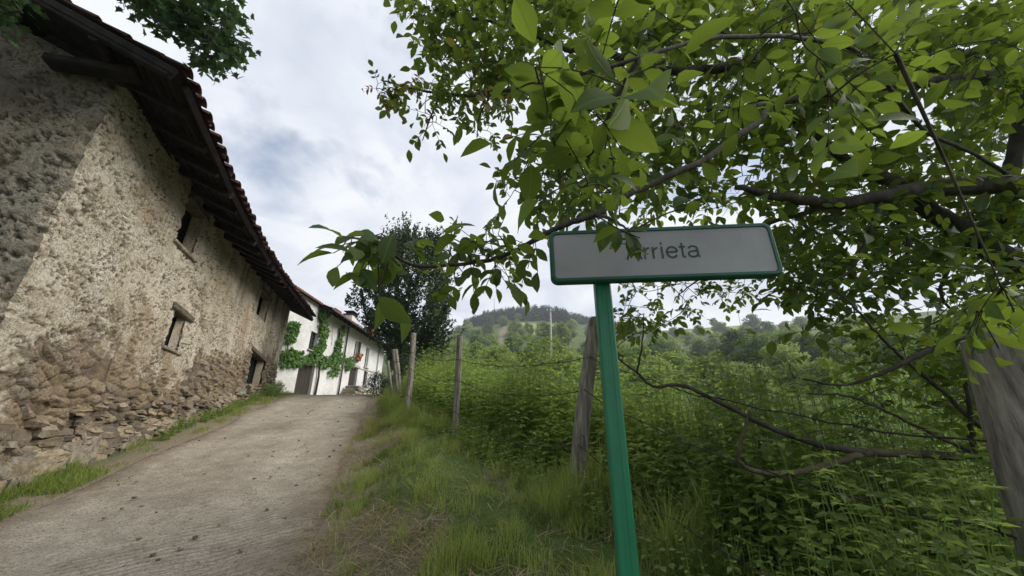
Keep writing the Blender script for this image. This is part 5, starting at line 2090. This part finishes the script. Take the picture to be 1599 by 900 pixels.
# ------------------------------------------------------------------ weeds, grass, straw
def weeds(n, xs, ys, hgt, leafL, pairs, tint0, mb, stem_mb):
    for x, y, h, tn in zip(xs, ys, hgt, tint0):
        z = float(H(x, y))
        lean = rng.normal(0, .10, 2)
        m = pairs
        t = np.linspace(.18, 1, m)
        P = np.stack([x + lean[0] * h * t ** 1.6, y + lean[1] * h * t ** 1.6, z + h * t], -1)
        stem_mb.tube(np.array([[x, y, z - .03], P[m // 2], P[-1]]), [.0035, .003, .0015], 4, cap=False)
        a0 = rng.uniform(0, 6.3)
        az = a0 + np.arange(m) * math.pi / 2 + rng.normal(0, .3)
        az = np.concatenate([az, az + math.pi]) + rng.normal(0, .4, 2 * m)
        PP_ = np.concatenate([P, P])
        el = rng.uniform(-.45, .35, 2 * m)
        D = np.stack([np.cos(az), np.sin(az), el], -1)
        Lf = leafL * np.concatenate([1.25 - .75 * t, 1.25 - .75 * t]) * rng.uniform(.8, 1.2, 2 * m)
        yield PP_, D, Lf, np.clip(tn + rng.normal(0, .12, 2 * m), 0, .84)


wmb, smb = MB(), MB()


def add_weeds(n, xs, ys, hgt, leafL, pairs, tint0, tm=SMALL):
    PP_, DD, LL, TT = [], [], [], []
    for a, b, c, d in weeds(n, xs, ys, hgt, leafL, pairs, tint0, wmb, smb):
        PP_.append(a); DD.append(b); LL.append(c); TT.append(d)
    if PP_:
        P_, D_, L_, T_ = map(np.concatenate, (PP_, DD, LL, TT))
        wmb.leaves(tm, P_, D_, np.tile([0, 0, 1.0], (len(P_), 1)) + .45 * rand_dir(len(P_)), L_, T_, W=L_ * 1.25)


# thicket beyond the fence
n = 9500
y_ = rng.uniform(.4, 15.5, n)
df_ = rng.uniform(.05, 1, n) ** 1.2 * np.interp(y_, [0, 4, 10, 15], [4.6, 5.0, 6.5, 6.0]) + .12
x_ = xfence(y_) + df_
pxx, pyy, ff = project(np.stack([x_, y_, H(x_, y_)], -1))
ok = (ff > .9) & (pxx > -50) & (pxx < 1800)
x_, y_, df_ = x_[ok], y_[ok], df_[ok]
hh = (.42 + .75 * sstep(0, 1.2, df_)) * (1 - .55 * sstep(2.2, 4.2, df_) * sstep(10, 7, y_)) * (.35 + 1.3 * fbm(x_ * 1.5, y_ * 1.5, 61)) * rng.uniform(.6, 1.25, len(x_)) * np.interp(y_, [0, 3, 6, 15], [.75, .85, 1.0, .85])
add_weeds(len(x_), x_, y_, hh, .125, 7, .05 + 1.0 * fbm(x_ * 1.6, y_ * 1.6, 62) + rng.normal(0, .1, len(x_)))
# rank growth hiding the foot of the nearest post
n = 420
y_ = rng.uniform(.95, 1.75, n)
x_ = rng.uniform(1.05, 3.2, n)
add_weeds(n, x_, y_, rng.uniform(.45, 1.0, n), .075, 9, np.clip(rng.normal(.35, .15, n), .05, .8))
# low broad leaved weeds on the bank's right part and along the fence
n = 1500
y_ = rng.uniform(.5, 12, n)
x_ = xfence(y_) + rng.uniform(-.35, .6, n)
add_weeds(n, x_, y_, rng.uniform(.10, .35, n), .06, 4, np.clip(rng.normal(.5, .15, n), .1, .8))
# weeds at the foot of the barn
n = 260
s_ = rng.uniform(3.5, LEN, n)
p_ = COR[None] + WD * s_[:, None] + WN * rng.uniform(.12, .38, n)[:, None]
add_weeds(n, p_[:, 0], p_[:, 1], rng.uniform(.08, .3, n), .06, 5, np.clip(rng.normal(.45, .15, n), .1, .8))
wmb.ch += [(v_, f_ + wmb.n, t_, m_i, a_) for (v_, f_, t_, m_i, a_) in smb.ch]
under = wmb.build('undergrowth', M['nettle_leaf'])
tag(under, 'thicket of nettles and leafy weeds', kind='stuff')

BT = np.array([(-.5, 0, 0), (.5, 0, 0), (-.38, 0, .4), (.38, 0, .4), (-.2, 0, .75), (.2, 0, .75), (0, 0, 1.0)])
BF = np.array([(0, 1, 3), (0, 3, 2), (2, 3, 5), (2, 5, 4), (4, 5, 6)])


def blades(mb, x, y, h, w, bend, tint):
    n = len(x)
    z = H(x, y)
    a = rng.uniform(0, 6.3, n)
    b = rng.uniform(0, 6.3, n)
    t = BT[:, 2]
    V = np.zeros((n, 7, 3))
    wx = BT[None, :, 0] * w[:, None]
    V[..., 0] = x[:, None] + wx * np.cos(a)[:, None] + np.cos(b)[:, None] * (bend * h)[:, None] * t ** 2
    V[..., 1] = y[:, None] + wx * np.sin(a)[:, None] + np.sin(b)[:, None] * (bend * h)[:, None] * t ** 2
    V[..., 2] = z[:, None] - .01 + h[:, None] * t * (1 - .35 * np.clip(bend, 0, 1.2)[:, None] * t)
    F_ = BF[None] + (np.arange(n) * 7)[:, None, None]
    mb.add(V.reshape(-1, 3), F_.reshape(-1, 3), np.repeat(tint, 7))


gm = MB()
# bank between road and fence
n = 240000
y_ = .9 + 13.5 * rng.uniform(0, 1, n) ** 2.2
xl, xrr = xroad(y_) + RW - .10, xfence(y_) + .9
u_ = rng.uniform(0, 1, n)
x_ = xl + (xrr - xl) * u_
dr_ = x_ - xl
fn = .62 * fbm(x_ * .9, y_ * .9, 31) + .38 * fbm(x_ * 3.2, y_ * 3.2, 39)
f2 = fbm(x_ * 2.6, y_ * 2.6, 32)
f3 = fbm(x_ * 6, y_ * 6, 33)
dens = sstep(.0, .6, dr_ - .05 + 1.0 * (f2 - .5)) * (.25 + .75 * sstep(.44, .56, f2)) * np.where(fn > .53, .45, 1.0)
ok = rng.random(n) < dens
x_, y_, fn, f2, f3, dr_ = x_[ok], y_[ok], fn[ok], f2[ok], f3[ok], dr_[ok]
tuft = sstep(.5, .68, f3)
h_ = (.045 + .13 * tuft + .06 * sstep(.5, .7, f2)) * rng.uniform(.6, 1.35, len(x_))
near_f = sstep(-.5, .1, x_ - xfence(y_))
h_ = h_ * (1 + 1.2 * near_f)
dry = (rng.random(len(x_)) < (.13 + .62 * sstep(.48, .56, fn) * (1 - .7 * tuft) * (1 - near_f)))
ti = np.where(dry, rng.uniform(.90, 1.0, len(x_)), np.clip(.02 + 1.5 * (f3 - .28) + .25 * tuft + rng.normal(0, .13, len(x_)), 0, .82))
blades(gm, x_, y_, h_, rng.uniform(.0035, .0075, len(x_)), np.abs(rng.normal(.35, .3, len(x_))) + dry * .7, ti)
# verge along the barn
n = 26000
y_ = 2.2 + 15 * rng.uniform(0, 1, n) ** 1.5
xw = -W0 - MS * y_ + .02
xe = xroad(y_) - RW + .12
u_ = rng.uniform(0, 1, n)
x_ = xw + (xe - xw) * u_
f2 = fbm(x_ * 2.2, y_ * 2.2, 35)
ok = (rng.random(n) < sstep(.36, .56, f2) * (1 - .6 * sstep(.75, 1, u_))) & (y_ > 4.4)
x_, y_, f2 = x_[ok], y_[ok], f2[ok]
h_ = (.05 + .16 * sstep(.5, .7, f2)) * rng.uniform(.6, 1.3, len(x_))
ti = np.where(rng.random(len(x_)) < .15, rng.uniform(.9, 1, len(x_)), np.clip(.2 + .6 * f2 + rng.normal(0, .12, len(x_)), 0, .82))
blades(gm, x_, y_, h_, rng.uniform(.004, .008, len(x_)), np.abs(rng.normal(.4, .3, len(x_))), ti)
# tall grass at the barn's near corner
n = 22000
y_ = rng.uniform(2.0, 5.6, n)
x_ = xroad(y_) - RW + .10 - rng.uniform(0, 1, n) ** 1.1 * 1.9
f2 = fbm(x_ * 2.4, y_ * 2.4, 36)
pw_ = np.stack([x_, y_], -1) - COR[:2]
ok = (rng.random(n) < sstep(.28, .46, f2)) & ((pw_ @ WN[:2] > .05) | (pw_ @ GN[:2] > .08))
x_, y_, f2 = x_[ok], y_[ok], f2[ok]
edge_ = xroad(y_) - RW - x_
h_ = (.10 + .34 * sstep(.1, .7, edge_) * f2 * 1.5) * rng.uniform(.6, 1.3, len(x_))
ti = np.clip(.25 + .5 * f2 + rng.normal(0, .12, len(x_)), 0, .82)
blades(gm, x_, y_, h_, rng.uniform(.006, .012, len(x_)), np.abs(rng.normal(.6, .3, len(x_))), ti)
# tall seeded grass among the thicket and the field behind it
n = 1300
y_ = rng.uniform(1, 17, n)
x_ = xfence(y_) + rng.uniform(0, 1, n) ** 1.4 * 9
f2 = fbm(x_ * 1.1, y_ * 1.1, 37)
ok = rng.random(n) < sstep(.4, .6, f2)
x_, y_ = x_[ok], y_[ok]
blades(gm, x_, y_, rng.uniform(.35, .95, len(x_)), rng.uniform(.004, .008, len(x_)), np.abs(rng.normal(.35, .2, len(x_))), np.where(rng.random(len(x_)) < .2, rng.uniform(.88, .96, len(x_)), rng.uniform(.3, .8, len(x_))))
# slope beyond
n = 30000
y_ = rng.uniform(15, 42, n)
x_ = rng.uniform(-5, 20, n)
blades(gm, x_, y_, rng.uniform(.2, .6, n), rng.uniform(.02, .05, n), np.abs(rng.normal(.4, .3, n)), rng.uniform(.4, .82, n))
grass = gm.build('grass', M['grass_blade'])
tag(grass, 'green and cut dry grass on the banks', kind='stuff')

# straw, twigs and leaf litter on the track and bank
mb = MB()
n = 11000
y_ = 2.4 + 13 * rng.uniform(0, 1, n) ** 1.8
v_ = rng.uniform(-1, 1.5, n)
f2 = fbm((xroad(y_) + v_ * RW) * 1.2, y_ * 1.2, 38)
ok = rng.random(n) < (.35 + .65 * sstep(.2, .9, np.abs(v_))) * sstep(.34, .55, f2)
y_, v_ = y_[ok], v_[ok]
x_ = xroad(y_) + v_ * RW
z_ = np.where(np.abs(v_) < 1.0, zroad(y_) + .018, H(x_, y_) + .02)
n = len(x_)
az = rng.uniform(0, 6.3, n)
D = np.stack([np.cos(az), np.sin(az), .21 * np.sin(az) + rng.normal(0, .12, n)], -1)
STK = (np.array([(0, -.5, 0), (0, .5, 0), (.5, .5, .02), (.5, -.5, .02), (1, .4, 0), (1, -.4, 0)], float), np.array([(0, 3, 2), (0, 2, 1), (3, 5, 4), (3, 4, 2)]))
mb.leaves(STK, np.stack([x_, y_, z_ + .006], -1), D, np.tile([0, -.2, 1.0], (n, 1)), rng.uniform(.02, .15, n) ** 1.2, rng.uniform(0, 1, n), W=rng.uniform(.002, .007, n))
# cut dry grass lying on the bank
n = 15000
y_ = 1.6 + 8 * rng.uniform(0, 1, n) ** 1.6
x_ = xroad(y_) + RW + rng.uniform(-.1, 1, n) * (xfence(y_) - xroad(y_) - RW)
fn = fbm(x_ * .9, y_ * .9, 31)
ok = rng.random(n) < sstep(.44, .58, fn) + .12
x_, y_ = x_[ok], y_[ok]
n = len(x_)
az = rng.uniform(0, 6.3, n)
D = np.stack([np.cos(az), np.sin(az), .2 * np.sin(az) + rng.normal(0, .25, n)], -1)
mb.leaves(STK, np.stack([x_, y_, H(x_, y_) + rng.uniform(.01, .05, n)], -1), D, np.tile([0, -.2, 1.0], (n, 1)) + .3 * rand_dir(n), rng.uniform(.05, .2, n), rng.uniform(.1, 1, n), W=rng.uniform(.002, .006, n))
straw = mb.build('straw', M['straw'])
tag(straw, 'bits of straw and cut dry grass', kind='stuff')

# dirt clods and pebbles on the track
mb = MB()
for j in range(260):
    y = 2.6 + 11 * rng.random() ** 1.7
    v = rng.uniform(-1, 1.05)
    x = xroad(y) + v * RW
    r_ = .004 + .014 * rng.random() ** 3
    rock_mesh(mb, np.array([x, y, float(zroad(y)) + r_ * .5]), (r_ * 2.4, r_ * 2, r_ * 1.3), rot_z(rng.uniform(0, 6)), j, rng.random())
peb = mb.build('gravel', M['foundation'])
tag(peb, 'pebbles and clods of earth on the track', kind='stuff')

# ------------------------------------------------------------------ the damp air over the valley
mb = MB()
zlo, zhi = float(GZ.min()) - 1.0, 215.0
mb.box((0, 0, (zlo + zhi) / 2), (1900, 1900, zhi - zlo))
hm, hnt, hout = new_mat('haze')
pv = nd(hnt, 'ShaderNodeVolumePrincipled')
pv.inputs['Color'].default_value = (.86, .92, 1.0, 1)
pv.inputs['Density'].default_value = .00045
pv.inputs['Anisotropy'].default_value = .2
hnt.links.new(pv.outputs[0], hout.inputs['Volume'])
haze = mb.build('haze', hm)
tag(haze, 'thin pale haze between here and the far hills', kind='stuff')
